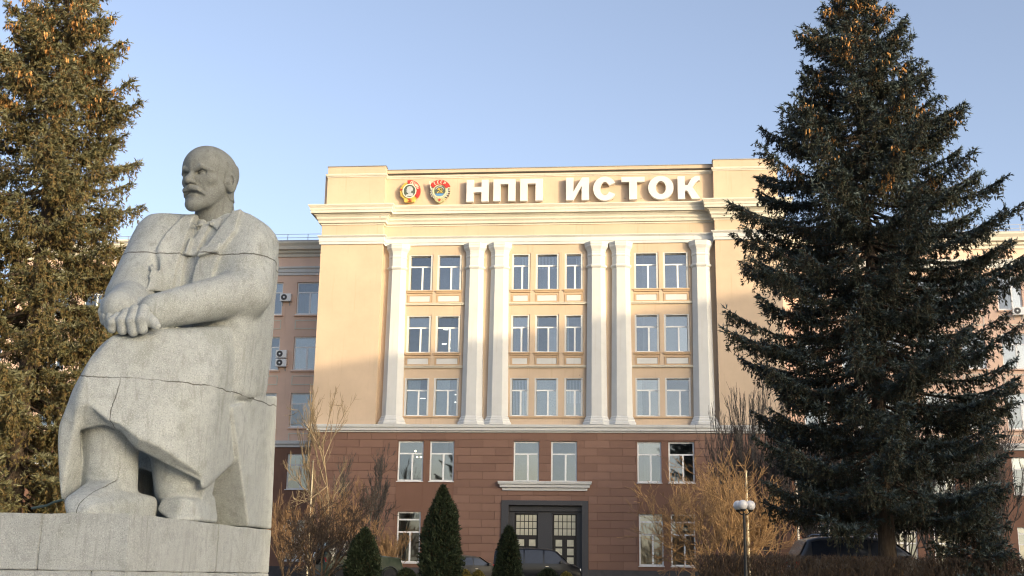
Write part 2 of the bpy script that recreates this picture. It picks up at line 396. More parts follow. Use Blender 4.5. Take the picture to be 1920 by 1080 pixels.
_pane_cache = {}
def pane_mesh(wd, ht):
    k = (round(wd, 2), round(ht, 2))
    if k not in _pane_cache: _pane_cache[k] = MB().box(0, k[0], 0, .012, 0, k[1]).mesh('pane', M_GLASS)
    return _pane_cache[k]
def window(L, u0, u1, z0, z1, d, kind='t', mull=.56, blind=None, fw=.095, sill=True, side=0, reveal=.0, casing=None):
    """white framed window; the frame is the part, the panes, sill, reveal lining and blind are its pieces"""
    mb = MB(); U0, U1, Z0, Z1 = u0 - L.u0, u1 - L.u0, z0 - L.z0, z1 - L.z0
    H = Z1 - Z0; dd = .07
    mb.box(U0, U0 + fw, d, d + dd, Z0, Z1); mb.box(U1 - fw, U1, d, d + dd, Z0, Z1); mb.box(U0 + fw, U1 - fw, d, d + dd, Z0, Z0 + fw); mb.box(U0 + fw, U1 - fw, d, d + dd, Z1 - fw, Z1)
    rects = []
    if kind == 't':                              # a light over two casements
        zt = Z0 + H * .685; zs = [(zt + fw * .5, Z1 - fw)]; bars = [zt]
    else:                                        # tall: two lights over two casements
        zt = Z0 + H * .60; z2 = Z0 + H * .845; zs = [(zt + fw * .5, z2 - fw * .4), (z2 + fw * .4, Z1 - fw)]; bars = [zt, z2]
    for b in bars: mb.box(U0 + fw, U1 - fw, d + .004, d + dd - .004, b - fw * .5, b + fw * .5)
    for a, b in zs: rects.append((U0 + fw, U1 - fw, a, b))
    um = U0 + (U1 - U0) * mull; mb.box(um - fw * .6, um + fw * .6, d - .008, d + dd - .002, Z0 + fw, bars[0] - fw * .5)
    rects += [(U0 + fw, um - fw * .6, Z0 + fw, bars[0] - fw * .5), (um + fw * .6, U1 - fw, Z0 + fw, bars[0] - fw * .5)]
    f = mb.build('window', M_FRAME, L.root)
    for a, b, c, e in rects: link('pane', pane_mesh(b - a, e - c), f, loc=(a, d + .03, c))
    if sill: MB().box(U0 - .05, U1 + .05, d - reveal - .10, d + .02, Z0 - .06, Z0 - .012).build('sill', M_FRAME, f)
    if casing:                                   # painted lining of the opening, standing a little proud of it
        c = .12
        MB().box(U0 + .004, U0 + c, d - reveal + .004, d - .002, Z0, Z1 - .004).box(U1 - c, U1 - .004, d - reveal + .004, d - .002, Z0, Z1 - .004).box(U0 + c, U1 - c, d - reveal + .004, d - .002, Z1 - .05, Z1 - .004).build('lining', casing, f)
    if blind:
        kd, a, b, t0 = blind                     # kind, from, to (shares of the width), bottom (share of the height)
        MB().box(U0 + (U1 - U0) * a + .03, U0 + (U1 - U0) * b - .03, d + .16, d + .19, Z0 + H * t0 + .02, Z1 - .03).build('blind', M_VBLIND if kd == 'v' else M_BLIND, f)
    return f

inst = empty('institute_building', facade_point(UC, 0, GZ), -FYAW)
tag(inst, 'ochre institute building with white pilasters, heavy cornice and brown stone ground storeys', 'building')
B = Local(inst, UC, GZ)
XL, XR, IL, IR, REC, DEEP = -21.05, 10.33, -16.72, 6.00, 0.60, 14.0
def cx(u): return 2 * UC - u
# openings
ROWS = [(20.44, 22.95), (16.10, 18.65), (11.79, 14.35)]
bayL = [(-14.92, -13.26), (-12.93, -11.25)]; bayC = [(-7.77, -6.52), (-6.13, -4.55), (-4.14, -2.92)]; bayR = [(0.57, 2.18), (2.52, 4.20)]
RV = .30
up_holes = [(a, b, z0, z1) for z0, z1 in ROWS for bay in (bayL, bayC, bayR) for a, b in bay]
B.wall('wall', M_OCHRE, IL, IR, 11.0, 29.2, REC, up_holes, reveal=RV)
# the two corner piers and their flanks
for a, b in ((XL, IL), (IR, XR)):
    mb = MB(); B.box(mb, a, b, 0, REC + .5, 11.0, 26.5)
    B.box(mb, a + (.22 if a < UC else 0), b - (.22 if a > UC else 0), .02, REC + .5, 26.5, 29.32); mb.build('pier', M_OCHRE, inst)
mb = MB(); B.box(mb, XL + .002, XR - .002, REC + 4.2, DEEP, GZ, 29.0); mb.build('rear_block', M_SALMON, inst)
mb = MB()
for a in (XL, XR - .4): B.part('flank_wall', M_OCHRE, a + .004, a + .396, .25, REC + 4.3, GZ, 28.9)
MB().add([(XL + .3 - UC, .3, 28.85 - GZ), (XR - .3 - UC, .3, 28.85 - GZ), (XR - .3 - UC, DEEP, 28.85 - GZ), (XL + .3 - UC, DEEP, 28.85 - GZ)], [(0, 1, 2, 3)]).build('roof', M_FLASH, inst)
PATH = [(XL, 9.0), (XL, 0), (IL, 0), (IL, REC), (IR, REC), (IR, 0), (XR, 0), (XR, 9.0)]
PP = [(XL + .22, 9.0), (XL + .22, .02), (IL, .02), (IL, REC), (IR, REC), (IR, .02), (XR - .22, .02), (XR - .22, 9.0)]
B.moulding('architrave', M_WHITE, PATH, [(0, 23.62), (.10, 23.62), (.10, 23.80), (.14, 23.81), (.14, 24.08), (.20, 24.14), (.26, 24.20), (.26, 24.24), (0, 24.28)])
B.moulding('cornice', M_CREAM, PATH, [(0, 25.02), (.06, 25.02), (.06, 25.10), (.14, 25.14), (.20, 25.14), (.22, 25.30), (.32, 25.42), (.32, 25.52), (.42, 25.66), (.47, 25.66), (.48, 25.72), (.68, 25.74), (.68, 25.92), (.72, 25.94), (.74, 26.08), (.85, 26.24), (.85, 26.32), (0, 26.50)])
B.moulding('parapet_moulding', M_CREAM, PP, [(0, 28.52), (.05, 28.53), (.05, 28.58), (.10, 28.62), (.13, 28.70), (.13, 28.74), (0, 28.80)])
B.moulding('parapet_cap', M_FLASH, [(PP[0][0], 9), (PP[1][0], .02), (IL, .02), (IL, REC)], [(-.3, 29.32), (.05, 29.31), (.05, 29.36), (-.3, 29.38)])
B.moulding('parapet_cap', M_FLASH, [(IR, REC), (IR, .02), (PP[6][0], .02), (PP[7][0], 9)], [(-.3, 29.32), (.05, 29.31), (.05, 29.36), (-.3, 29.38)])
B.moulding('parapet_cap', M_FLASH, [(IL, REC), (IR, REC)], [(-.3, 29.2), (.05, 29.19), (.05, 29.23), (-.3, 29.25)])
B.moulding('string_course', M_WHITE, [(XL, 9), (XL, 0), (XR, 0), (XR, 9)], [(-.75, 10.62), (.08, 10.62), (.10, 10.70), (.22, 10.74), (.22, 10.90), (.30, 10.94), (.32, 11.08), (.32, 11.12), (-.75, 11.16)])
# windows of the three upper storeys
BL = {(0, 0, 1): None, (2, 0, 0): ('w', 0, .62, 0), (2, 0, 1): ('w', 0, .62, 0), (2, 1, 0): ('v', 0, 1, 0), (2, 1, 1): ('w', 0, 1, 0), (2, 1, 2): ('v', .0, 1, .35), (1, 2, 1): ('w', 0, 1, 0), (2, 2, 0): ('w', 0, .3, .0), (0, 1, 1): ('v', 0, 1, .6), (1, 1, 1): ('w', 0, .16, 0), (1, 1, 2): ('w', 0, .25, .0), (0, 1, 0): ('v', .5, 1, 0), (0, 1, 2): ('v', .6, 1, 0)}
for r, (z0, z1) in enumerate(ROWS):
    for bi, bay in enumerate((bayL, bayC, bayR)):
        for wi, (a, b) in enumerate(bay):
            window(B, a, b, z0, z1, REC + RV - .06, mull=.56 if bi != 2 else .58, blind=BL.get((r, bi, wi)), reveal=RV - .06, casing=M_WHITE, sill=False)
        U0, U1 = bay[0][0], bay[-1][1]
        sp = bay[0][0] - .30, bay[-1][1] + .30
        if r < 2:
            for a, b in bay:                     # moulded sill, sunk panel with its white field
                mb = MB(); B.box(mb, a - .08, b + .08, REC - .16, REC, z0 - .10, z0 - .02); B.box(mb, a - .04, b + .04, REC - .11, REC, z0 - .20, z0 - .10); mb.build('sill_moulding', M_OCHRE_D, inst)
                mb = MB(); c0, c1 = z0 - .92, z0 - .30
                for q in ((a, a + .10, c0, c1), (b - .10, b, c0, c1), (a + .10, b - .10, c0, c0 + .09), (a + .10, b - .10, c1 - .09, c1)): B.box(mb, q[0], q[1], REC - .06, REC, q[2], q[3])
                mb.build('panel_frame', M_OCHRE_D, inst)
                B.part('panel', M_WHITE, a + .13, b - .13, REC - .035, REC, c0 + .12, c1 - .12)
            mb = MB(); B.box(mb, sp[0] + .02, sp[1] - .02, REC - .14, REC, z0 - 1.06, z0 - .98); B.box(mb, sp[0], sp[1], REC - .20, REC, z0 - .98, z0 - .93); mb.build('ledge', M_CREAM, inst)
            for a, b in zip(bay[:-1], bay[1:]): B.part('mullion_pier', M_OCHRE, a[1] + .04, b[0] - .04, REC - .05, REC, z0 - .92, z1 + .10)
        else:
            mb = MB(); B.box(mb, sp[0], sp[1], REC - .12, REC, z0 - .12, z0 - .02); mb.build('sill_moulding', M_OCHRE_D, inst)
        mb = MB(); B.box(mb, sp[0] - .02, U0 - .05, REC - .05, REC, (z0 - .92) if r < 2 else z0 - .0, z1 + .12); mb.build('bay_surround', M_OCHRE, inst); mb = MB(); B.box(mb, U1 + .05, sp[1] + .02, REC - .05, REC, (z0 - .92) if r < 2 else z0 - .0, z1 + .12); mb.build('bay_surround', M_OCHRE, inst)
# pilasters: half octagons that taper upwards
def pilaster_mesh(prof, name):
    vs = []; fs = []
    for hw, z in prof:
        k = hw; pr = hw * .86                   # reach in front of the wall
        vs += [(-k, 0, z), (-k, -pr * .42, z), (-k * .48, -pr, z), (k * .48, -pr, z), (k, -pr * .42, z), (k, 0, z)]
    for i in range(len(prof) - 1):
        for j in range(5): fs.append((i * 6 + j, i * 6 + j + 1, (i + 1) * 6 + j + 1, (i + 1) * 6 + j))
    fs += [tuple(range(5, -1, -1)), tuple(range((len(prof) - 1) * 6, len(prof) * 6))]
    return MB().add(vs, fs).mesh(name, M_WHITE)
PB, PT_ = 11.16, 23.62
m_shaft = pilaster_mesh([(.70, 11.72), (.60, 21.86)], 'pilaster')
m_base = pilaster_mesh([(.92, PB), (.92, 11.30), (.90, 11.34), (.84, 11.40), (.84, 11.48), (.80, 11.56), (.76, 11.60), (.76, 11.66), (.70, 11.74)], 'pilaster_base')
m_cap = pilaster_mesh([(.60, 21.80), (.66, 21.86), (.70, 21.92), (.70, 21.98), (.62, 22.04), (.60, 22.10), (.60, 22.62), (.63, 22.66), (.63, 22.76), (.60, 22.80), (.61, 22.95), (.66, 23.12), (.76, 23.28), (.78, 23.32), (.78, 23.45), (.80, 23.47), (.80, PT_ + .01)], 'capital')
for u in (-15.68, -10.30, -8.58, -1.98, -.32, 5.05):
    o = link('pilaster', m_shaft, inst, loc=(u - UC, REC, -GZ)); link('pilaster_base', m_base, o); link('capital', m_cap, o)
# ground storeys: backing, facing stones, windows, entrance
f4 = lambda x, y: fac(x, y, .15)[0]
W4 = [(-15.10, -13.40), (-12.97, -11.36), (-7.42, -5.74), (-4.96, -3.27), (0.64, 2.19), (2.65, 4.31)]
WG = [(-15.0, -13.44), (-12.95, -11.40), (.70, 2.25), (2.72, 4.27)]
Z4, ZG = (7.43, 10.06), (2.20, 5.44)
DOOR = (-8.16, -2.53, GZ, 6.22)
lo_holes = [(a, b, *Z4) for a, b in W4] + [(a, b, *ZG) for a, b in WG] + [DOOR]
B.wall('lower_wall', M_JOINT, XL, XR, GZ, 10.7, .035, lo_holes, reveal=.25)
strips = [(-15.14, -11.34), (.62, 4.34)]
for a, b in strips:                              # smooth rendered strips between the windows of the two storeys
    hs = [h for h in lo_holes if a - .1 < h[0] < b]
    B.wall('rendered_strip', M_MORTAR, a, b, 1.92, 10.08, .02, [(h[0], h[1], h[2], h[3]) for h in hs], reveal=.03)
for a, b in W4: window(B, a, b, *Z4, .16, blind=None, reveal=.12)
for a, b in WG: window(B, a, b, *ZG, .16, kind='tall', reveal=.12)
B.part('plinth', M_PLINTH, XL - .06, DOOR[0] - .0, -.07, .034, GZ - .3, 1.90); B.part('plinth', M_PLINTH, DOOR[1], XR + .06, -.07, .034, GZ - .3, 1.90)
def facing():
    rnd = random.Random(8); z = 1.915; n = 0; H = .514; Wd = 1.66; out = []; row = 0
    tiles = []
    while z < 10.5:
        z1 = min(z + H, 10.60); u = XL + (0 if row % 2 else -Wd / 2)
        while u < XR:
            a, b = max(u, XL), min(u + Wd, XR); segs = [(a, b, z, z1)]
            blocks = [(q[0], q[1], 0, 10.08) for q in strips] + [(DOOR[0], DOOR[1], 0, DOOR[3])] + [(c, e, *Z4) for c, e in W4[2:4]]
            for h in blocks:
                nx = []
                for s in segs:
                    if s[1] <= h[0] + .01 or s[0] >= h[1] - .01 or s[3] <= h[2] + .01 or s[2] >= h[3] - .01: nx.append(s); continue
                    if s[0] < h[0] - .05: nx.append((s[0], h[0], s[2], s[3]))
                    if s[1] > h[1] + .05: nx.append((h[1], s[1], s[2], s[3]))
                    m0, m1 = max(s[0], h[0]), min(s[1], h[1])
                    if s[3] > h[3] + .04: nx.append((m0, m1, h[3], s[3]))
                    if s[2] < h[2] - .04: nx.append((m0, m1, s[2], h[2]))
                segs = nx
            tiles += segs; u += Wd
        z = z1; row += 1
    # the smallest offcuts are joined; the 300 largest stay single stones
    tiles = [t for t in tiles if t[1] - t[0] > .06]
    tiles.sort(key=lambda t: -(t[1] - t[0]) * (t[3] - t[2])); cache = {}; rest = MB(); g = .009
    for i, (a, b, c, e) in enumerate(tiles):
        p = rnd.uniform(-.004, .004)
        if i < 300:
            k = (round(b - a, 2), round(e - c, 2))
            if k not in cache:
                me = MB().box(-k[0] / 2 + g, k[0] / 2 - g, -.018, .018, -k[1] / 2 + g, k[1] / 2 - g); o = me.build('facing_stone', M_TILE, None, bevel=.006); cache[k] = o.data; bpy.data.objects.remove(o)
            link('facing_stone', cache[k], inst, loc=((a + b) / 2 - UC, .018 + p, (c + e) / 2 - GZ))
        else: rest.box(a + g - UC, b - g - UC, p, .036, c + g - GZ, e - g - GZ)
    if rest.v: tag(rest.build('small_facing_stones', M_TILE, inst), kind='stuff')
facing()
# hood over the entrance
B.moulding('door_hood', M_WHITE, [(-8.0, .03), (-8.0, -.0), (-2.70, -.0), (-2.70, .03)], [(0, 6.86), (.10, 6.86), (.12, 7.02), (.26, 7.06), (.28, 7.22), (.36, 7.26), (.40, 7.40), (.40, 7.44), (0, 7.46)])
# entrance: granite surround, recess, two doors with glazed lights
def entrance():
    a, b, z0, z1 = DOOR; w_ = .48
    mb = MB(); B.box(mb, a, a + w_, -.10, .50, z0, z1); B.box(mb, b - w_ + .07, b, -.10, .50, z0, z1); B.box(mb, a + w_, b - w_ + .07, -.10, .50, 5.92, z1); mb.build('portal', M_GREY, inst, bevel=.02)
    ia, ib = a + w_, b - w_ + .07
    mb = MB(); B.box(mb, ia, ib, .28, .60, 5.55, 5.92); mb.build('portal_lintel', M_GREY, inst, bevel=.02)
    M_DOOR = simple('dark_oak', (0.018, 0.015, 0.014), .45, vary=.3, scale=9)
    doors = [(-7.33, -5.80), (-4.86, -3.28)]
    B.wall('portal_wall', M_GREY, ia, ib, z0, 5.56, .45, [(q[0], q[1], z0, 5.42) for q in doors], reveal=.2)
    M_PANE = simple('frosted_pane', (0.52, 0.50, 0.40), .25, vary=.25, scale=2.0)
    for c, e in doors:
        mb = MB(); B.box(mb, c + .02, e - .02, .58, .64, z0, 5.40); d = mb.build('door', M_DOOR, inst)
        pw = (e - c - .16) / 5; ph = (5.36 - 4.02) / 3
        me = MB().box(.025, pw - .025, 0, .02, .025, ph - .025).mesh('light', M_PANE)
        for i in range(5):
            for j in range(3): link('light', me, d, loc=(c + .08 + i * pw - UC, .555, 4.02 + j * ph - GZ))
        sq = MB().box(0, .42, 0, .02, 0, .42).mesh('small_light', M_PANE)
        for i in range(2):
            for j in range(5): link('small_light', sq, d, loc=(c + .20 + i * .74 - UC, .555, 1.15 + j * .55 - GZ))
        mb = MB(); B.box(mb, (c + e) / 2 - .03, (c + e) / 2 + .03, .54, .58, z0, 3.9); mb.build('meeting_stile', M_DOOR, d)
    mb = MB(); B.box(mb, a - .6, b + .6, -2.2, -.09, GZ - .3, GZ + .16); mb.build('doorstep', M_GREY, inst)
entrance()
# rooms seen through the glass: floors, ceilings with lamps, back walls
def rooms(L, u0, u1, d0, d1, floors, seed, lit):
    rnd = random.Random(seed)
    mb = MB()
    for z in floors: L.box(mb, u0, u1, d0, d1, z - .12, z + .12)
    mb.build('floor_slab', M_CEIL, L.root)
    mb = MB(); L.box(mb, u0, u1, d1 - .1, d1, floors[0], floors[-1]); n = max(2, int((u1 - u0) / 4.1))
    for i in range(1, n):
        q = u0 + (u1 - u0) * i / n; L.box(mb, q - .08, q + .08, d0, d1 - .1, floors[0], floors[-1])
    mb.build('partition', M_ROOM, L.root)
    for (u, z, k) in lit:
        for i in range(k): L.part('ceiling_lamp', M_LAMP, u - .5, u + .5, d0 + .55 + i * .85, d0 + .64 + i * .85, z - .19, z - .15)
rooms(B, XL + .4, XR - .4, REC + .9, REC + 4.1, [GZ, 6.4, 10.9, 15.4, 19.75, 23.8], 2, [])
# strip lamps hanging in the rooms, seen through the panes
for x, y in ((793, 747), (851, 740), (851, 754), (844, 762), (836, 618), (851, 618), (851, 628), (848, 637), (833, 645), (851, 645), (845, 653), (1067, 712), (1068, 727), (1072, 712)):
    u, z = fac(x, y, REC + 2.4); B.part('strip_lamp', M_LAMP, u - .16, u + .16, REC + 2.36, REC + 2.44, z - .02, z + .02)

# ------------------------------------------------------------------ the two wings, set back
SB = 8.2
def ac_unit(L, u, z, d, label):
    o = empty('air_conditioner', facade_point(u, d, z), -FYAW); tag(o, label, 'air conditioner', 'air conditioner boxes on the wing walls')
    MB().box(-.42, .42, -.36, -.06, 0, .58).build('casing', M_FRAME, o, bevel=.02)
    mb = MB(); mb.lathe([(.0, 0), (.23, 0), (.23, .02), (0, .02)], 20); g = mb.build('fan_grille', simple('fan_grille', (.06, .06, .065), .5), o); g.rotation_euler = (math.pi / 2, 0, 0); g.location = (-.10, -.362, .29)
    h = MB().lathe([(0, 0), (.07, 0), (.07, .02), (0, .02)], 12).build('fan_hub', M_FRAME, g); h.location = (0, 0, .018)
    MB().box(-.30, -.25, -.34, 0, -.05, -.005).box(.25, .30, -.34, 0, -.05, -.005).box(-.30, -.25, -.05, 0, -.30, -.05).box(.25, .30, -.05, 0, -.30, -.05).build('bracket', M_FLASH, o)
def wing(name, label, u0, u1, cols, blinds, seed):
    r = empty(name, facade_point((u0 + u1) / 2, SB, GZ), -FYAW); tag(r, label, 'building')
    L = Local(r, (u0 + u1) / 2, GZ)
    rows = [(20.50, 23.02), (16.25, 18.78), (11.95, 14.50), (7.40, 9.98), (2.3, 5.2)]
    ww = 1.70; holes = []
    for c in cols:
        for z0, z1 in rows[:4]: holes.append((c, c + ww, z0, z1))
        holes.append((c, c + ww, *rows[4]))
    L.wall('wall', M_SALMON, u0, u1, 10.9, 26.0, 0, [h for h in holes if h[2] > 11], reveal=.2)
    L.wall('lower_wall', M_MORTAR, u0, u1, GZ, 10.9, 0, [h for h in holes if h[2] < 11], reveal=.2)
    rnd = random.Random(seed); k = 0
    for i, h in enumerate(holes):
        bl = [None, None, ('w', 0, 1, 0), ('w', 0, .45, 0), ('w', 0, 1, .66)][rnd.randrange(5)]
        window(L, *h, .14, kind='tall' if h[3] < 6 else 't', mull=.6, blind=bl, reveal=.14)
        if h[2] > 11.5:                          # outlined panels below the sills
            for q in ((h[0] - .02, h[0] + .06, h[2] - 1.28, h[2] - .55), (h[1] - .06, h[1] + .02, h[2] - 1.28, h[2] - .55), (h[0] + .06, h[1] - .06, h[2] - 1.28, h[2] - 1.20), (h[0] + .06, h[1] - .06, h[2] - .63, h[2] - .55)):
                pass
            mb = MB(); a, b, c, e = h[0] - .02, h[1] + .02, h[2] - 1.16, h[2] - .44
            L.box(mb, a, a + .08, -.04, 0, c, e); L.box(mb, b - .08, b, -.04, 0, c, e); L.box(mb, a + .08, b - .08, -.04, 0, c, c + .08); L.box(mb, a + .08, b - .08, -.04, 0, e - .08, e); mb.build('panel_frame', M_CREAM, r)
            mb = MB(); L.box(mb, h[0] - .12, h[1] + .12, -.16, 0, h[2] - .16, h[2] - .065); mb.build('sill_moulding', M_SALMON, r)
    path = [(u0, 0), (u1, 0)]
    L.moulding('architrave', M_WHITE, path, [(0, 23.55), (.08, 23.55), (.08, 23.75), (.14, 23.78), (.14, 24.0), (.24, 24.1), (.24, 24.2), (0, 24.24)])
    L.moulding('cornice', M_CREAM, path, [(0, 25.0), (.10, 25.0), (.14, 25.2), (.30, 25.3), (.30, 25.45), (.55, 25.5), (.60, 25.75), (.75, 25.95), (.75, 26.05), (0, 26.2)])
    L.moulding('string_course', M_WHITE, path, [(0, 10.45), (.10, 10.45), (.12, 10.6), (.22, 10.7), (.22, 10.9), (0, 10.95)])
    mb = MB(); L.box(mb, u0, u1, 4.2, 12, GZ, 26.0); mb.build('rear_block', M_SALMON, r)
    mb = MB(); L.box(mb, u0, u1, -.72, 12, 26.06, 26.16); mb.build('roof', M_FLASH, r)
    L.part('plinth', M_PLINTH, u0, u1, -.08, 0, GZ - .3, 1.9)
    rooms(L, u0 + .05, u1 - .05, .3, 4.1, [GZ, 6.4, 10.9, 15.4, 19.75, 23.8], seed, [])
    # railing along the roof edge
    posts = MB(); n = int((u1 - u0) / 1.5)
    for i in range(n + 1):
        q = u0 + (u1 - u0) * i / n; L.box(posts, q - .02, q + .02, -.42, -.38, 26.16, 26.72)
    for z in (26.42, 26.70): L.box(posts, u0, u1, -.415, -.385, z, z + .025)
    posts.build('roof_railing', M_FLASH, r)
    return L
colsL = [-24.95, -27.75, -30.6, -33.4, -36.2, -39.0, -41.8, -44.6]
wl_ = wing('building_wing', 'salmon pink office wing on the side of the statue and the sunlit spruce', -48.0, XL, colsL, {}, 3)
colsR = [12.6, 15.4, 18.2, 21.0, 23.8, 26.6, 29.4, 32.2]
wr_ = wing('building_wing', 'salmon pink office wing mostly hidden behind the dark shaded spruce', XR, 36.0, colsR, {}, 5)
def _p(x, y): return fac(x, y, SB)
ac_unit(wl_, _p(537, 566)[0], _p(537, 566)[1], SB, 'single air conditioner box beside a top storey window of the wing')
ac_unit(wl_, _p(529, 672)[0], _p(529, 672)[1], SB, 'upper one of two stacked air conditioner boxes on the pink wing')
ac_unit(wl_, _p(528.5, 688)[0], _p(528.5, 688)[1] - .02, SB, 'lower one of two stacked air conditioner boxes on the pink wing')
ac_unit(wr_, _p(1908, 592)[0], _p(1908, 592)[1], SB, 'lone air conditioner box on the wing behind the dark spruce')
# roof box on the left wing
L = wl_; q = fac(236, 455, SB + 3)
mb = MB(); L.box(mb, q[0] - .65, q[0] + .65, 2.5, 3.8, 26.1, 27.15); L.box(mb, q[0] - .75, q[0] + .75, 2.4, 3.9, 27.15, 27.3); mb.build('roof_vent', M_CREAM, wl_.root)
# ------------------------------------------------------------------ ground, and unseen blocks of flats added to shade the scene
def ground():
    xs = np.concatenate([[-2500, -800, -300], np.arange(-150, 151, 6.0), [300, 800, 2500]]); ys = np.concatenate([[-2500, -800, -200], np.arange(-60, 151, 3.0), [300, 800, 2500]])
    X, Y = np.meshgrid(xs, ys, indexing='ij'); Z = np.vectorize(ground_z)(Y)
    V = np.stack([X, Y, Z], -1).reshape(-1, 3); n = len(ys); I = np.arange(len(xs) * n).reshape(len(xs), n)
    F = np.stack([I[:-1, :-1], I[1:, :-1], I[1:, 1:], I[:-1, 1:]], -1).reshape(-1, 4)
    t = NT('winter_lawn'); a = t.noise(.35, 5); b = t.noise(9, 6, .7)
    c = t.ramp(a, [(.3, (.10, .085, .045)), (.7, (.075, .075, .035))]); c = t.mix(t.sstep(b, .45, .7), c, (.14, .115, .07)); t.set(base=c, rough=.95); t.bump(b, .6, .05)
    tag(link('ground', np_mesh('ground', V, F, t.m)), kind='structure')
    t = NT('asphalt'); a = t.noise(1.2, 5); f = t.noise(90, 3, .7); c = t.ramp(a, [(.3, (.045, .045, .048)), (.7, (.065, .064, .064))]); c = t.mix(t.math('MULTIPLY', t.sstep(f, .5, .7), .4), c, (.11, .11, .11)); t.set(base=c, rough=.85); t.bump(f, .3, .01)
    # the road and the forecourt in front of the building, on the level stretch
    mb = MB(); y0, y1 = 36.0, 62.0
    mb.add([(-60, 52, 1.006), (60, 52, 1.006), (60, 72.5, 1.006), (-60, 72.5, 1.006)], [(0, 1, 2, 3)])
    tag(mb.build('forecourt', t.m), kind='structure')
    mb = MB().add([(-60, 35.0, 1.006), (60, 35.0, 1.006), (60, 41.0, 1.006), (-60, 41.0, 1.006)], [(0, 1, 2, 3)]); tag(mb.build('road', t.m), kind='structure')
    kerb = simple('kerb_stone', (.32, .31, .29), .85)
    mb = MB().box(-60, 60, 34.82, 35.0, .9, 1.12).box(-60, 60, 41.0, 41.18, .9, 1.12).box(-60, 60, 51.82, 52.0, .9, 1.12)
    tag(mb.build('kerb', kerb), kind='structure')
    pav = simple('paving', (.36, .35, .33), .9, vary=.15, scale=2)  # unseen paving, widened and made pale to bounce light upwards
    tag(MB().add([(-40, -40, .006), (48, -40, .006), (48, 13.9, .006), (-40, 13.9, .006)], [(0, 1, 2, 3)]).build('paving', pav), kind='structure')
ground()
_t = np.array([-_sd[0], -_sd[1]]); _perp = np.array([-_sd[1], _sd[0]])       # across the light
AO = 130.0                                      # how far towards the sun the added row of shade blocks stands
M_FLAT = plaster('shade_block_render', (.68, .64, .58)); M_DARKGL = simple('shade_block_window', (.05, .06, .07), .1)  # render kept pale so the added blocks bounce light back
def flats(label, s0, s1, H, H2=None):  # unseen blocks, added behind the camera to cast shade
    H2 = H2 or H; m = (s0 + s1) / 2; p = np.array(_sd[:2]) * (AO + 6) + _perp * m; h = (s1 - s0) / 2
    r = empty('added_shade_block', (p[0], p[1], 0), math.atan2(_perp[1], _perp[0])); tag(r, label, 'building', 'unseen blocks added to cast shade')
    # roof pitch shaped to slant the cast shadow; its back is towards the sun
    MB().prism([(-h, -.3), (h, -.3), (h, H2 - .6), (-h, H - .6)], -6, 6).build('wall', M_FLAT, r)
    MB().prism([(-h, H - .6), (h, H2 - .6), (h, H2), (-h, H)], -6.3, 6.3).build('roof', M_FLASH, r)
    me = MB().box(-.75, .75, -.06, .06, -.8, .8).mesh('window', M_DARKGL); n = max(1, int(2 * h / 3.4)); k = int((min(H, H2) - 2) / 3.1)
    for i in range(n):
        for j in range(k): link('window', me, r, loc=(-h + (i + .5) * 2 * h / n, 6.02, 2.2 + j * 3.1))
flats('narrow unseen block behind the camera, added to shade the statue', -3.0, 7.9, 24.5)
flats('lower middle unseen block behind the camera, added to shade the dark spruce', 16.6, 37.0, 29.5)
flats('tallest unseen block behind the camera, added to shade the institute', 44.9, 92.0, 38.9, 44.5)
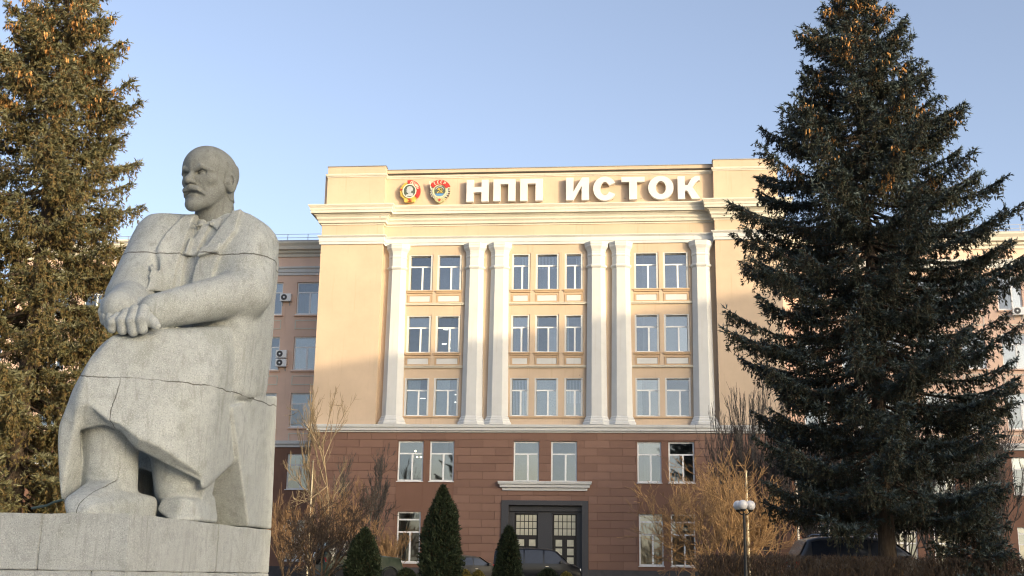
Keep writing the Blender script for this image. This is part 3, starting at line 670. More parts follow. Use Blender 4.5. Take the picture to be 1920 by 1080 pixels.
# ------------------------------------------------------------------ the seated stone figure
def stone_material(name, base, cracks=False, joints=()):
    t = NT(name)
    big = t.noise(1.3, 5, 0.6); mid = t.noise(9.0, 5, 0.6); fine = t.noise(130.0, 2, 0.6); spk = t.noise(76.0, 2, 0.5)
    c = t.ramp(big, [(0.3, mul(base, 0.86)), (0.7, mul(base, 1.1))])
    c = t.mix(t.sstep(mid, 0.42, 0.75), c, mul(base, 0.78))
    pt = t.noise(2.3, 6, 0.7); c = t.mix(t.math('MULTIPLY', t.sstep(pt, 0.53, 0.66), 0.45), c, (base[0] * .68, base[1] * .69, base[2] * .62))
    c = t.mix(t.math('MULTIPLY', t.sstep(spk, 0.53, 0.66), 0.48), c, mul(base, 0.5))
    c = t.mix(t.math('MULTIPLY', t.sstep(t.noise(84.0, 2, 0.5, vec=t.obj((1.07, .93, 1.1))), 0.54, 0.66), 0.45), c, mul(base, 1.5))
    # rain streaks
    st = t.noise(3.0, 4, 0.6, vec=t.obj((6, 6, 0.5)))
    c = t.mix(t.math('MULTIPLY', t.sstep(st, 0.52, 0.72), 0.55), c, mul((base[0] * 0.75, base[1] * 0.74, base[2] * 0.7), 0.8))
    h = t.math('MULTIPLY_ADD', fine, 0.5, t.math('MULTIPLY', spk, 0.7))
    if cracks:
        sep = t.n('ShaderNodeSeparateXYZ'); t.L(t.co.outputs['Object'], sep.inputs[0]); X, Y, Z = sep.outputs
        wob = t.math('MULTIPLY', t.math('SUBTRACT', t.noise(3.2, 5, 0.55), 0.5), 0.10)
        tot = None
        def line(d, wd, lim=()):
            m = t.sstep(t.math('ABSOLUTE', t.math('ADD', d, wob)), wd, wd * 0.25)
            for v, a, b in lim: m = t.math('MULTIPLY', m, t.sstep(v, a, b))
            return m
        ls = []
        z1 = S(380, 480, 2.3)[2]; ls.append(line(t.math('SUBTRACT', Z, z1), 0.011))
        z2 = S(280, 704, 1.0)[2]
        ls.append(line(t.math('ADD', t.math('SUBTRACT', Z, z2), t.math('MULTIPLY', t.math('MAXIMUM', t.math('SUBTRACT', Y, 1.35), 0.0), -0.02)), 0.009))
        a = S(212, 705, .95); b = S(188, 905, .9); k = (b[0] - a[0]) / (b[2] - a[2])
        ls.append(line(t.math('SUBTRACT', t.math('SUBTRACT', X, a[0]), t.math('MULTIPLY', t.math('SUBTRACT', Z, a[2]), k)), 0.008, [(Z, z2 + .02, z2 - .02), (Y, 1.3, 1.15)]))
        ls.append(line(t.math('SUBTRACT', Y, 2.62), 0.008, [(Z, z1 + .02, z1 - .02), (X, 0.05, 0.1), (Z, 2.3, 2.35)]))
        for m in ls: tot = m if tot is None else t.math('MAXIMUM', tot, m)
        tot = t.math('MULTIPLY', tot, t.sstep(t.noise(2.2, 2), 0.3, 0.5))
        c = t.mix(t.math('MULTIPLY', tot, 0.85), c, (0.07, 0.065, 0.055)); h = t.math('SUBTRACT', h, t.math('MULTIPLY', tot, 2.0))
    t.set(base=c, rough=0.85, spec=0.25); t.bump(h, 0.35, 0.012)
    return t.m
STONE = (0.372, 0.39, 0.384)
M_STONE = stone_material('granular_stone', STONE, cracks=True)
M_STONE_HEAD = stone_material('smooth_stone', (0.215, 0.222, 0.21))
M_STONE_BLOCK = stone_material('pedestal_stone', (0.385, 0.40, 0.395))

statue = empty('statue', (SORG[0], SORG[1], SORG[2]), -SYAW)
tag(statue, 'large weathered grey stone statue of a seated bald bearded man in a long coat', 'statue')

def build_figure():
    G = Grid((-1.75, 0.0, -0.06), (0.5, 3.85, 3.8), 0.017)
    # torso under the coat
    T = [(x, y, z) for z, xs, ys in ((1.4, (-1.2, -.0), (2.3, 3.3)), (2.6, (-1.22, .02), (2.2, 3.3)), (3.2, (-1.34, .12), (2.36, 3.2)), (3.5, (-1.12, -.12), (2.52, 3.05)), (3.6, (-.86, -.32), (2.56, 2.95))) for x in xs for y in ys]
    G.add(hull(T, 0.14), 0)
    sl, el = np.array((-.13, 2.72, 3.13)), S(462, 548, 2.35); wl = S(292, 584, 1.5)
    sr, er = np.array((-1.12, 2.68, 3.2)), np.array((-1.17, 2.12, 2.42)); wr = S(225, 578, 1.45)
    G.add(rcone(sr, er, .335, .27), .12)
    # coat fronts: everything but the open V stands proud
    v = lambda *pts: [S(x, y, 2.3)[[0, 2]] for x, y in pts]
    G.raise_in(prism2(v((200, 395), (356, 392), (330, 480), (318, 1000), (200, 1000)), 1.7, 2.75), 0.06)
    G.raise_in(prism2(v((430, 385), (560, 385), (560, 1000), (320, 1000), (384, 480)), 1.7, 2.75), 0.06)
    # lapels
    G.raise_in(prism2(v((357, 394), (327, 482), (334, 560), (310, 560), (304, 486), (316, 440), (338, 396)), 1.7, 2.7), 0.045)
    G.raise_in(prism2(v((428, 388), (384, 480), (420, 470), (440, 432), (444, 384)), 1.7, 2.8), 0.06)
    G.raise_in(prism2(v((386, 470), (422, 460), (400, 560), (356, 560)), 1.7, 2.7), 0.045)
    # waistcoat and tie
    G.raise_in(prism2(v((371, 414), (385, 414), (380, 436), (368, 482), (350, 482), (356, 450)), 1.7, 2.7), 0.04)
    G.raise_in(prism2(v((384, 402), (404, 398), (402, 428), (384, 414)), 1.7, 2.8), 0.035)
    G.raise_in(prism2(v((360, 402), (372, 402), (372, 414), (360, 424)), 1.7, 2.8), 0.035)
    # left arm over the coat
    G.add(rcone(sl, el, .33, .28), .10)
    G.add(rcone(el, wl, .265, .185), .05)
    G.add(rcone(er, wr, .25, .19), .05)
    # fold beside the right sleeve
    f0, f1 = S(296, 432, 2.2), S(300, 560, 2.1)
    G.cut(rcone(f0 + (0, -.14, 0), f1 + (0, -.06, 0), .03, .05), .05)
    # lap under the coat skirts
    lap = [S(209, 620, 1.35), S(188, 640, 1.12), S(164, 684, .98), S(300, 617, 1.38), S(395, 616, 1.85), S(448, 604, 2.3), S(458, 640, 2.38),
           S(146, 750, .86), S(131, 738, 1.02), S(150, 830, .86), S(250, 860, .93), S(384, 928, 1.70), S(440, 735, 2.25), S(408, 700, 1.72),
           (-1.2, 2.9, .6), (-1.2, 2.9, 2.0), (-.05, 2.9, 2.0), (-.05, 2.9, .8)]
    G.add(hull(lap, 0.09), .03)
    # the hem: the skirt ends in a slanting edge with a chamfered underside
    C = [S(136, 743, .84), S(202, 781, .87), S(266, 806, .93), S(392, 895, 1.60), S(432, 902, 1.75)]; D = [S(136, 806, 1.05), S(200, 795, 1.06), S(256, 842, 1.16), S(384, 899, 1.72), S(427, 907, 1.9)]; dn = np.array([0, 0, -1.6])
    for i in range(4):
        E = [c + (c - d) * .25 for c, d in zip(C[i:i + 2], D[i:i + 2])]; q = E + D[i:i + 2]
        G.cut(hull(q + [p + dn for p in q], 0.0), .012)
    # coat side behind the elbow
    G.add(hull([S(462, 650, 2.55), S(510, 560, 3.0), S(498, 735, 3.1), S(440, 735, 2.35), (-.2, 3.3, 2.6), (-.2, 3.3, 1.4), (-.3, 2.6, 1.4), (-.3, 2.7, 2.4), S(512, 620, 3.25), S(499, 745, 3.3)], .10), .10)
    # skirt that falls outside the right leg
    G.add(hull([S(200, 632, 1.4), S(166, 681, 1.08), S(130, 742, 1.0), S(107, 800, .98), S(105, 868, 1.0), S(113, 945, 1.06), S(150, 748, .93), S(140, 800, 1.5), S(146, 850, 1.6), S(152, 945, 1.65), S(150, 800, 1.15),
                (-1.4, 2.6, 0), (-1.4, 2.6, 1.5), (-1.0, 2.6, 1.5), (-1.0, 2.6, 0)], .03), .10)
    # hollow between the legs
    for top in ([(150, 806), (196, 796), (228, 808), (258, 845)], [(250, 838), (312, 870), (376, 902)]):
        x0, x1 = top[0][0] + 6, top[-1][0] - 4
        G.cut(hull([S(x, y, e) for e in (.2, 2.15) for x, y in top + [(x0 + 4, 1000), (x1, 1000)]], .02), .02)
    # legs and shoes
    G.add(rcone(S(206, 770, 1.5), S(206, 940, 1.42), .300, .262), .02)
    G.add(hull([S(168, 893, 1.22), S(222, 898, 1.22), S(132, 930, .72), S(166, 930, .66), S(226, 948, 1.05), S(150, 955, .7), S(170, 950, 1.5), S(225, 900, 1.6)], .05), .05)
    G.add(hull([S(116, 950, .55), S(112, 938, .6), S(128, 928, .62), S(165, 928, .62), S(178, 948, .55), S(150, 958, .48), S(232, 955, 1.1), S(232, 915, 1.3), S(168, 902, 1.2), (-1.0, 1.7, -.02), (-.5, 1.7, -.02), (-.5, 1.7, .25), (-1.0, 1.7, .25), S(124, 975, .55), S(176, 975, .55)], .055), .04)
    G.add(rcone(S(330, 840, 1.98), S(334, 915, 1.9), .27, .24), .05)
    G.add(hull([S(291, 955, 1.62), S(300, 936, 1.66), S(340, 930, 1.62), S(372, 943, 1.74), S(377, 975, 1.72), S(330, 985, 1.5), (-.5, 2.3, 0), (-.1, 2.3, 0), (-.15, 2.3, .3), (-.45, 2.3, .3)], .035), .03)
    # cloth running down from the hem to the plinth
    G.add(hull([S(386, 880, 1.85), S(359, 930, 1.95), S(376, 975, 1.9), S(374, 930, 2.05), S(436, 748, 2.3), S(388, 978, 2.15), (-.6, 3.0, 0), (-.6, 2.6, 1.2), (-.30, 2.4, 1.2)], .02), .02)
    # the block he sits on
    G.add(hull([(0, 2.98, -.05), (0, 2.19, 1.23), (0, 3.19, 1.50), (0, 3.63, 1.56), (0, 3.72, -.05), (-1.3, 3.7, -.05), (-1.3, 3.63, 1.56), (-1.3, 2.98, -.05), (-1.3, 2.19, 1.23)], .02), .02)
    G.cut(([lambda x, y, z: z + 0.004 + 0 * x + 0 * y][0], (-9, -9, -9), (9, 9, 0)), 0)
    V, F = G.mesh()
    o = link('figure', np_mesh('figure', V, F, M_STONE, True), statue); return o
build_figure()

def build_hands():
    G = Grid((-1.45, 0.9, 1.75), (-.35, 2.0, 2.5), 0.0085)
    # upper hand: back of the hand, fingers hanging on its far side
    G.add(hull([S(197, 559, 1.4), S(243, 551, 1.5), S(290, 556, 1.6), S(300, 592, 1.5), S(262, 590, 1.3), S(226, 592, 1.28), S(197, 572, 1.36), S(240, 570, 1.9), S(290, 580, 1.9), S(205, 580, 1.75)], .05), .03)
    for i, (a, b, c) in enumerate([((200, 566), (193, 584), (196, 603)), ((205, 572), (200, 592), (203, 610)), ((212, 578), (208, 598), (210, 612))]):
        e = 1.45 - .05 * i
        G.add(rcone(S(*a, e), S(*b, e - .03), .055, .05), .012); G.add(rcone(S(*b, e - .03), S(*c, e), .05, .042), .012)
    # lower hand: four bent fingers towards us and the thumb
    for a, b, c, r in [((222, 594), (211, 604), (210, 616), .052), ((238, 586), (228, 601), (230, 619), .055), ((253, 581), (247, 601), (250, 621), .058), ((270, 580), (265, 600), (267, 617), .058)]:
        e = 1.24
        G.add(rcone(S(*a, e + .04), S(*b, e - .05), r * .98, r), .014); G.add(rcone(S(*b, e - .05), S(*c, e - .02), r, r * .9), .014)
        G.add(rcone(S(*c, e - .02), S(c[0], c[1] + 1, e + .12), r * .9, r * .8), .014)
    G.add(hull([S(220, 590, 1.3), S(280, 582, 1.32), S(276, 612, 1.3), S(215, 615, 1.3), S(220, 590, 1.6), S(290, 585, 1.6), S(280, 615, 1.6), S(215, 615, 1.6)], .04), .03)
    G.add(rcone(S(276, 594, 1.33), S(286, 604, 1.28), .06, .058), .02); G.add(rcone(S(286, 604, 1.28), S(293, 611, 1.26), .056, .045), .02)
    V, F = G.mesh(); return link('folded_hands', np_mesh('folded_hands', V, F, M_STONE, True), statue)
build_hands()

def build_head():
    G = Grid((-.48, -.5, -.62), (.48, .52, .45), 0.0072)
    for s in (1,):
        G.add(ell((0, -.035, .085), (.268, .335, .285)), 0)
        G.add(ell((0, .07, .10), (.235, .235, .235)), .08)              # forehead
        G.add(ell((0, .065, -.10), (.205, .215, .27)), .08)             # face
        G.add(ell((0, .12, -.27), (.145, .15, .12)), .07)               # jaw
        G.add(rcone((0, -.10, -.12), (0, -.16, -.62), .20, .235), .06)  # neck
        for q in (-1, 1):
            G.add(ell((q * .15, .150, -.075), (.070, .080, .055)), .05)  # cheekbones
            G.add(rcone((q * .16, .05, -.16), (q * .10, .15, -.30), .075, .06), .06)    # jaw line
        G.add(rcone((0, .285, .03), (0, .275, .10), .03, .03), .05)
        for q in (-1, 1):
            G.cut(ell((q * .098, .305, -.006), (.082, .088, .046)), .018)        # sockets
            G.cut(ell((q * .036, .318, -.004), (.022, .042, .032)), .02)
        for q in (-1, 1):
            G.add(rcone((q * .020, .292, .022), (q * .11, .282, .056), .028, .030), .010)   # brows
            G.add(rcone((q * .11, .282, .056), (q * .198, .200, .022), .030, .020), .010)
            G.add(ell((q * .098, .220, -.014), (.044, .034, .022)), .006)        # eyes
            G.add(rcone((q * .052, .246, .002), (q * .10, .250, .017), .010, .011), .004)  # upper lids
            G.add(rcone((q * .10, .250, .017), (q * .152, .220, .002), .011, .008), .004)
            G.add(rcone((q * .06, .250, -.036), (q * .13, .238, -.038), .012, .010), .016)  # bags
        G.add(rcone((0, .272, .01), (0, .348, -.105), .028, .044), .018)         # nose
        G.add(ell((0, .356, -.112), (.042, .042, .034)), .02)
        for q in (-1, 1):
            G.add(ell((q * .046, .322, -.122), (.030, .038, .027)), .012)
            G.cut(ell((q * .022, .345, -.146), (.014, .018, .010)), .006)
            G.cut(rcone((q * .075, .285, -.125), (q * .125, .235, -.20), .012, .010), .025)  # folds beside the nose
        # moustache, mouth, beard
        for q in (-1, 1):
            G.add(rcone((q * .012, .308, -.178), (q * .075, .292, -.203), .036, .036), .012)
            G.add(rcone((q * .075, .285, -.203), (q * .132, .225, -.247), .032, .018), .016)
        G.cut(rcone((-.075, .300, -.236), (.075, .300, -.236), .020, .020), .006)
        G.cut(rcone((-.12, .252, -.262), (-.075, .295, -.236), .010, .012), .008); G.cut(rcone((.12, .252, -.262), (.075, .295, -.236), .010, .012), .008)
        G.add(ell((0, .268, -.262), (.068, .034, .022)), .012)
        G.add(ell((0, .225, -.345), (.112, .090, .075)), .04)                    # goatee
        G.add(ell((0, .262, -.375), (.070, .060, .062)), .04)
        G.cut(rcone((-.05, .315, -.288), (.05, .315, -.288), .012, .012), .02)
        # ears
        for q in (-1, 1):
            R = Matrix.Rotation(q * .45, 3, 'Z') @ Matrix.Rotation(-.12, 3, 'X')
            G.add(ell((q * .262, -.045, -.055), (.030, .062, .105), R), .012)
            G.cut(ell((q * .288, -.028, -.040), (.026, .036, .068), R), .008)
            G.add(rcone((q * .255, .002, -.07), (q * .262, -.005, -.045), .018, .014), .01)
        # hair on the sides and the nape
        for q in (-1, 1):
            G.raise_in(hull([(q * .12, .04, .16), (q * .40, .045, .16), (q * .12, .02, .02), (q * .40, .075, -.02), (q * .12, .03, -.10), (q * .40, .05, -.10), (q * .12, -.45, .19), (q * .40, -.45, .19), (q * .12, -.45, -.22), (q * .40, -.45, -.22), (q * .40, -.12, -.24), (q * .12, -.12, -.24)], 0.0), .013)
    V, F = G.mesh()
    # turn and place
    c = S(392, 336, 2.58); a = math.radians(16.0)
    f = np.array([-math.sin(a), -math.cos(a), 0]); l = np.array([math.cos(a), -math.sin(a), 0]); u = np.array([0, 0, 1.0])
    # a slight nod, and a little larger than the bust it was cut for
    n = math.radians(2.0); f2 = f * math.cos(n) - u * math.sin(n); u2 = u * math.cos(n) + f * math.sin(n)
    k = 1.04; V = V * k
    W = c + V[:, :1] * l * -1 * -1 + V[:, 1:2] * f2 + V[:, 2:3] * u2
    # x runs to the figure's left; with y forward and z up that mirrors the faces
    o = link('head', np_mesh('head', W, F[:, ::-1], M_STONE_HEAD, True), statue); return o
build_head()

# ------------------------------------------------------------------ pedestal: coursed blocks
pedestal = empty('pedestal', (SORG[0], SORG[1], 0.0), -SYAW)
tag(pedestal, 'grey stone block pedestal with cracked joints under the seated statue', 'pedestal')
def pedestal_blocks():
    rnd = random.Random(4); T = SORG[2]
    X0, X1, Y0, Y1 = -2.7, 0.0, 0.0, 3.72
    e75, e405 = S(75, 1010, 0)[0], None
    rows = [(T - .505, T - .012, [-1.9, e75], [2.06]), (T - 1.0, T - .505, [-2.3, -1.5, -.32], [1.2, 2.6]), (T - 1.5, T - 1.0, [-1.9, e75], [2.06]), (-.12, T - 1.5, [-2.3, -1.5, -.32], [1.2, 2.6])]
    g = 0.006
    def blk(x0, x1, y0, y1, z0, z1):
        bm = bmesh.new(); bmesh.ops.create_cube(bm, size=1.0)
        for q in bm.verts: q.co = Vector(((x0 + x1) / 2 + q.co.x * (x1 - x0 - g), (y0 + y1) / 2 + q.co.y * (y1 - y0 - g), (z0 + z1) / 2 + q.co.z * (z1 - z0 - g)))
        bmesh.ops.subdivide_edges(bm, edges=bm.edges, cuts=7, use_grid_fill=True)
        bmesh.ops.bevel(bm, geom=[e for e in bm.edges if e.is_manifold and e.calc_face_angle(0) > .5], offset=.007, segments=2, affect='EDGES')
        from mathutils import noise
        for q in bm.verts:
            q.co += Vector([noise.noise(q.co * 3.1 + Vector((i * 7, x0, z0))) for i in range(3)]) * .010
        me = bpy.data.meshes.new('block'); bm.to_mesh(me); bm.free(); me.materials.append(M_STONE_BLOCK)
        me.polygons.foreach_set('use_smooth', [True] * len(me.polygons)); me.set_sharp_from_angle(angle=.5); link('block', me, pedestal)
    for n, (z0, z1, xs, ys) in enumerate(rows):
        xx = [X0] + xs + [X1]; yy = ys + [Y1]; c = ys[0]
        for i, (a, b) in enumerate(zip(xx[:-1], xx[1:])): blk(a, b, Y0, c if i == len(xs) else .8, z0, z1)   # the corner stone runs back to the joint
        for a, b in zip(yy[:-1], yy[1:]): blk(X1 - .9, X1, a, b, z0, z1)
        blk(X0, xs[-1], .8, Y1, z0, z1 - .004)
        if xs[-1] < X1 - .9: blk(xs[-1], X1 - .9, c, Y1, z0, z1 - .004)
pedestal_blocks()
# ------------------------------------------------------------------ plants
def orth(D):
    D = D / np.maximum(np.linalg.norm(D, axis=-1, keepdims=True), 1e-9)
    ref = np.where(np.abs(D[..., 2:3]) < .9, np.array([0, 0, 1.0]), np.array([1.0, 0, 0]))
    A = np.cross(D, ref); A /= np.maximum(np.linalg.norm(A, axis=-1, keepdims=True), 1e-9); return D, A, np.cross(D, A)
def seg_mesh(name, P0, P1, R0, R1, mat, n=3):
    """many thin tapered sticks as one mesh"""
    P0, P1 = np.asarray(P0, float), np.asarray(P1, float); R0, R1 = np.asarray(R0, float)[:, None], np.asarray(R1, float)[:, None]
    D, A, Bv = orth(P1 - P0); V = []
    for k in range(n):
        a = 2 * math.pi * k / n; o = A * math.cos(a) + Bv * math.sin(a); V += [P0 + o * R0, P1 + o * R1]
    V = np.stack(V, 1); m = len(P0); base = (np.arange(m) * 2 * n)[:, None]
    F = np.concatenate([base + np.array([[2 * k, 2 * ((k + 1) % n), 2 * ((k + 1) % n) + 1, 2 * k + 1]]) for k in range(n)])
    return np_mesh(name, V.reshape(-1, 3), F, mat)
def blade_mesh(name, Bp, Dr, Ln, Wd, mat, tint=None, rng=None):
    """one narrow triangle per needle spray"""
    D, A, C = orth(Dr); th = rng.uniform(0, 2 * np.pi, len(Bp))[:, None]; w = (A * np.cos(th) + C * np.sin(th)) * np.asarray(Wd).reshape(-1, 1)
    V = np.stack([Bp - w, Bp + w, Bp + D * np.asarray(Ln).reshape(-1, 1)], 1).reshape(-1, 3); F = np.arange(len(V)).reshape(-1, 3)
    me = np_mesh(name, V, F, mat)
    if tint is not None:
        at_ = me.attributes.new('tint', 'FLOAT', 'POINT'); at_.data.foreach_set('value', np.repeat(np.asarray(tint, np.float32), 3))
    return me
def tint_material(name, stops, rough=.6, spec=.25, noise=.0):
    t = NT(name); a = t.n('ShaderNodeAttribute', attribute_name='tint'); c = t.ramp(a.outputs['Fac'], stops); t.set(base=c, rough=rough, spec=spec); return t.m
def bark_material(name, base, scale=14):
    t = NT(name); a = t.noise(scale, 5, .7, vec=t.obj((1, 1, .25))); c = t.ramp(a, [(.3, mul(base, .55)), (.7, mul(base, 1.35))]); t.set(base=c, rough=.95, spec=.1); t.bump(a, .8, .04); return t.m
M_BARK = bark_material('spruce_bark', (.085, .065, .05))
M_TWIGW = simple('spruce_limb', (.07, .05, .038), .95)
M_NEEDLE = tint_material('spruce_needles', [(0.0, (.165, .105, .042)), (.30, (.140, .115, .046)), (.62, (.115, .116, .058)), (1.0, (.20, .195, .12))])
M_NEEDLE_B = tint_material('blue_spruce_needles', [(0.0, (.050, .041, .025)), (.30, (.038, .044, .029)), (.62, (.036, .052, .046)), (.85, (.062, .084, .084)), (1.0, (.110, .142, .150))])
M_CONE = tint_material('spruce_cones', [(0, (.34, .155, .045)), (1, (.62, .34, .13))], .7)

def spruce(label, foot, H, radius, z_low, seed, needle, n_cones, cone_from, lean=0.0, dens=1.35, whorl=.33, jit=(.66, 1.12)):
    """radius(z) gives the reach of the branches at that height above the foot"""
    rng = np.random.default_rng(seed); root = empty('spruce_tree', foot); tag(root, label, 'tree', 'tall spruces')
    tp = [(0, 0, -.3)] + [(rng.normal(0, .03), rng.normal(0, .03), H * k / 12) for k in range(1, 13)]
    r0 = .0125 * H + .02
    MB().tube(tp, [r0 * 1.25] + [max(.02, r0 * (1 - k / 12.3)) for k in range(1, 13)], 12).build('trunk', M_BARK, root, smooth=True)
    LP0, LP1, LR0, LR1 = [], [], [], []; SB_, SD_, SL_, ST_ = [], [], [], []; CP, CD = [], []
    z = z_low
    while z < H - .15:
        k = z / H; nb = 6 if k < .8 else 5; a0 = rng.uniform(0, 6.28)
        for i in range(nb):
            zz = z + rng.uniform(-.18, .18); az = a0 + i * 2 * math.pi / nb + rng.uniform(-.25, .25)
            L = radius(zz) * rng.uniform(*jit)
            if rng.random() < .10: L *= .7
            if L < .15: continue
            s0 = (.55 * max(0, (k - .75) / .25) - .30 * max(0, 1 - k / .85)) + rng.uniform(-.07, .07)
            hd = np.array([math.cos(az), math.sin(az), 0]); sd = np.array([-math.sin(az), math.cos(az), 0]); up = np.array([0, 0, 1.0])
            f = lambda t: np.outer(t * L, hd) + np.outer(L * (s0 * t - .10 * np.sin(np.pi * t) + .16 * t ** 3), up) + np.array([0, 0, zz])
            tt = np.linspace(0, 1, 7); pts = f(tt); rr = np.interp(tt, [0, 1], [.012 + .014 * L, .006])
            LP0 += list(pts[:-1]); LP1 += list(pts[1:]); LR0 += list(rr[:-1]); LR1 += list(rr[1:])
            # side twigs
            m = max(5, int(L / .105 * dens)); t = np.sqrt(rng.uniform(.05, 1, m)) if L > 1 else rng.uniform(.1, 1, m)
            o = f(t); side = rng.choice([-1, 1], m)
            ln = (.14 + .75 * (1 - t) * min(1.0, L / 2.2) + .26 * np.sin(np.pi * t)) * rng.uniform(.6, 1.15, m)
            td = hd * rng.uniform(.45, .9, (m, 1)) + sd * (side * rng.uniform(.6, 1.0, m))[:, None] + up * rng.uniform(-.38, .10, (m, 1)); td /= np.linalg.norm(td, axis=1, keepdims=True)
            LP0 += list(o); LP1 += list(o + td * ln[:, None]); LR0 += [.007] * m; LR1 += [.003] * m
            # shoots along the twigs
            ns = np.maximum(2, (ln / .062).astype(int)); idx = np.repeat(np.arange(m), ns); u = rng.uniform(.05, 1.0, len(idx))
            so = o[idx] + td[idx] * (ln[idx] * u)[:, None]
            q = rng.normal(0, .55, (len(idx), 3)); q[:, 2] += rng.uniform(-.5, .45, len(idx)); d = td[idx] * .9 + q; d /= np.linalg.norm(d, axis=1, keepdims=True)
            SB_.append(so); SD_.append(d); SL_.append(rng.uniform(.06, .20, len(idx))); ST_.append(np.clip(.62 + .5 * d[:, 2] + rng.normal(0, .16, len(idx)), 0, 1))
            # shoots right along the branch
            mb_ = int(L / .05 * dens); u = rng.uniform(.15, 1, mb_); so = f(u); d = hd * .8 + rng.normal(0, .5, (mb_, 3)); d[:, 2] += .25; d /= np.linalg.norm(d, axis=1, keepdims=True)
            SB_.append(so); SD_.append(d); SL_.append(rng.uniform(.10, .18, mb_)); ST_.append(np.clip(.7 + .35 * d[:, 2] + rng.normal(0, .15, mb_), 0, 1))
            # hanging twigs
            mh = int(L / .085 * dens); u = rng.uniform(.2, .98, mh); so = f(u) + sd * rng.normal(0, .16, (mh, 1)) * (1.2 - u)[:, None] * 1.6
            hl = rng.uniform(.14, .50, mh) * min(1, .4 + L / 3); hdv = up * -1 + rng.normal(0, .16, (mh, 3)) + hd * .12
            LP0 += list(so); LP1 += list(so + hdv * hl[:, None]); LR0 += [.005] * mh; LR1 += [.003] * mh
            nh = np.maximum(2, (hl / .055).astype(int)); idx = np.repeat(np.arange(mh), nh); v = rng.uniform(.1, 1, len(idx))
            sp = so[idx] + hdv[idx] * (hl[idx] * v)[:, None]; d = hdv[idx] * .8 + rng.normal(0, .45, (len(idx), 3)); d /= np.linalg.norm(d, axis=1, keepdims=True)
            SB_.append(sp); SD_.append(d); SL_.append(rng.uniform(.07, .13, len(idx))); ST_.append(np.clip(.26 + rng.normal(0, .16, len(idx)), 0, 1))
            # cones hang in bunches near the ends of upper branches
            pc = np.clip((zz / H - cone_from) / .15, 0, 1)
            if rng.random() < pc * n_cones:
                for _ in range(rng.integers(2, 6)):
                    c0 = f(np.array([rng.uniform(.5, .93)]))[0] + np.array([0, 0, -.03])
                    mm = rng.integers(5, 14); CP.append(c0 + rng.normal(0, [.09, .09, .05], (mm, 3))); CD.append(np.array([0, 0, -1]) + rng.normal(0, .18, (mm, 3)))
        z += whorl * (1.0 if k < .7 else .75)
    B0 = np.concatenate(SB_); D0 = np.concatenate(SD_); L0 = np.concatenate(SL_); T0 = np.concatenate(ST_)
    K = 5; idx = np.repeat(np.arange(len(B0)), K); D, A, C = orth(D0[idx]); th = rng.uniform(0, 6.28, len(idx))[:, None]; rad = A * np.cos(th) + C * np.sin(th)
    bp = B0[idx] + D * (L0[idx] * rng.uniform(0, .6, len(idx)))[:, None]; bd = D + rad * rng.uniform(.25, .75, (len(idx), 1))
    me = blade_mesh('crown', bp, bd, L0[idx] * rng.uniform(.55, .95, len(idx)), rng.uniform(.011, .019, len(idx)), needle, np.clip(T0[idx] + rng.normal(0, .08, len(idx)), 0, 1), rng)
    tag(link('crown', me, root), kind='stuff')
    link('limbs', seg_mesh('limbs', LP0, LP1, LR0, LR1, M_TWIGW), root)
    if CP:
        P = np.concatenate(CP); D, A, C = orth(np.concatenate(CD)); n = len(P); ln = rng.uniform(.11, .17, n)[:, None]; prof = [(0, .006), (.25, .027), (.6, .025), (1.0, .004)]; V = []
        for t, r in prof:
            for j in range(6): V.append(P + D * ln * t + (A * math.cos(j * 1.0472) + C * math.sin(j * 1.0472)) * r)
        V = np.stack(V, 1); b = (np.arange(n) * 24)[:, None]
        F = np.concatenate([b + np.array([[i * 6 + j, i * 6 + (j + 1) % 6, (i + 1) * 6 + (j + 1) % 6, (i + 1) * 6 + j]]) for i in range(3) for j in range(6)])
        me = np_mesh('cones', V.reshape(-1, 3), F, M_CONE); a_ = me.attributes.new('tint', 'FLOAT', 'POINT'); a_.data.foreach_set('value', np.repeat(rng.uniform(0, 1, n), 24).astype(np.float32))
        tag(link('cones', me, root), kind='stuff')
    return root, len(idx)

def grow(rng, base, d, length, rad, depth, out, spread=.5, up=.25, n_kids=(3, 5), taper=.62, wig=.12, rmin=.004):
    """a stick that bends and forks"""
    n = max(2, int(length / .35) + 1); p = np.array(base, float); d = np.array(d, float); d /= np.linalg.norm(d); pts = [p.copy()]
    for i in range(n):
        d = d + rng.normal(0, wig, 3) + np.array([0, 0, up * .12]); d /= np.linalg.norm(d); p = p + d * length / n; pts.append(p.copy())
    rs = np.linspace(rad, max(rmin, rad * .6), n + 1)
    for i in range(n): out[0].append(pts[i]); out[1].append(pts[i + 1]); out[2].append(rs[i]); out[3].append(rs[i + 1])
    if depth <= 0: return
    k = rng.integers(n_kids[0], n_kids[1] + 1)
    for j in range(k):
        t = rng.uniform(.3, 1.0) if j else 1.0; i = min(int(t * n), n - 1); q = pts[i] + (pts[i + 1] - pts[i]) * (t * n - i) if t < 1 else pts[-1]
        nd = d + rng.normal(0, spread, 3); nd[2] += up; grow(rng, q, nd, length * taper * rng.uniform(.7, 1.15), max(rmin, rad * .58), depth - 1, out, spread, up, n_kids, taper, wig, rmin)
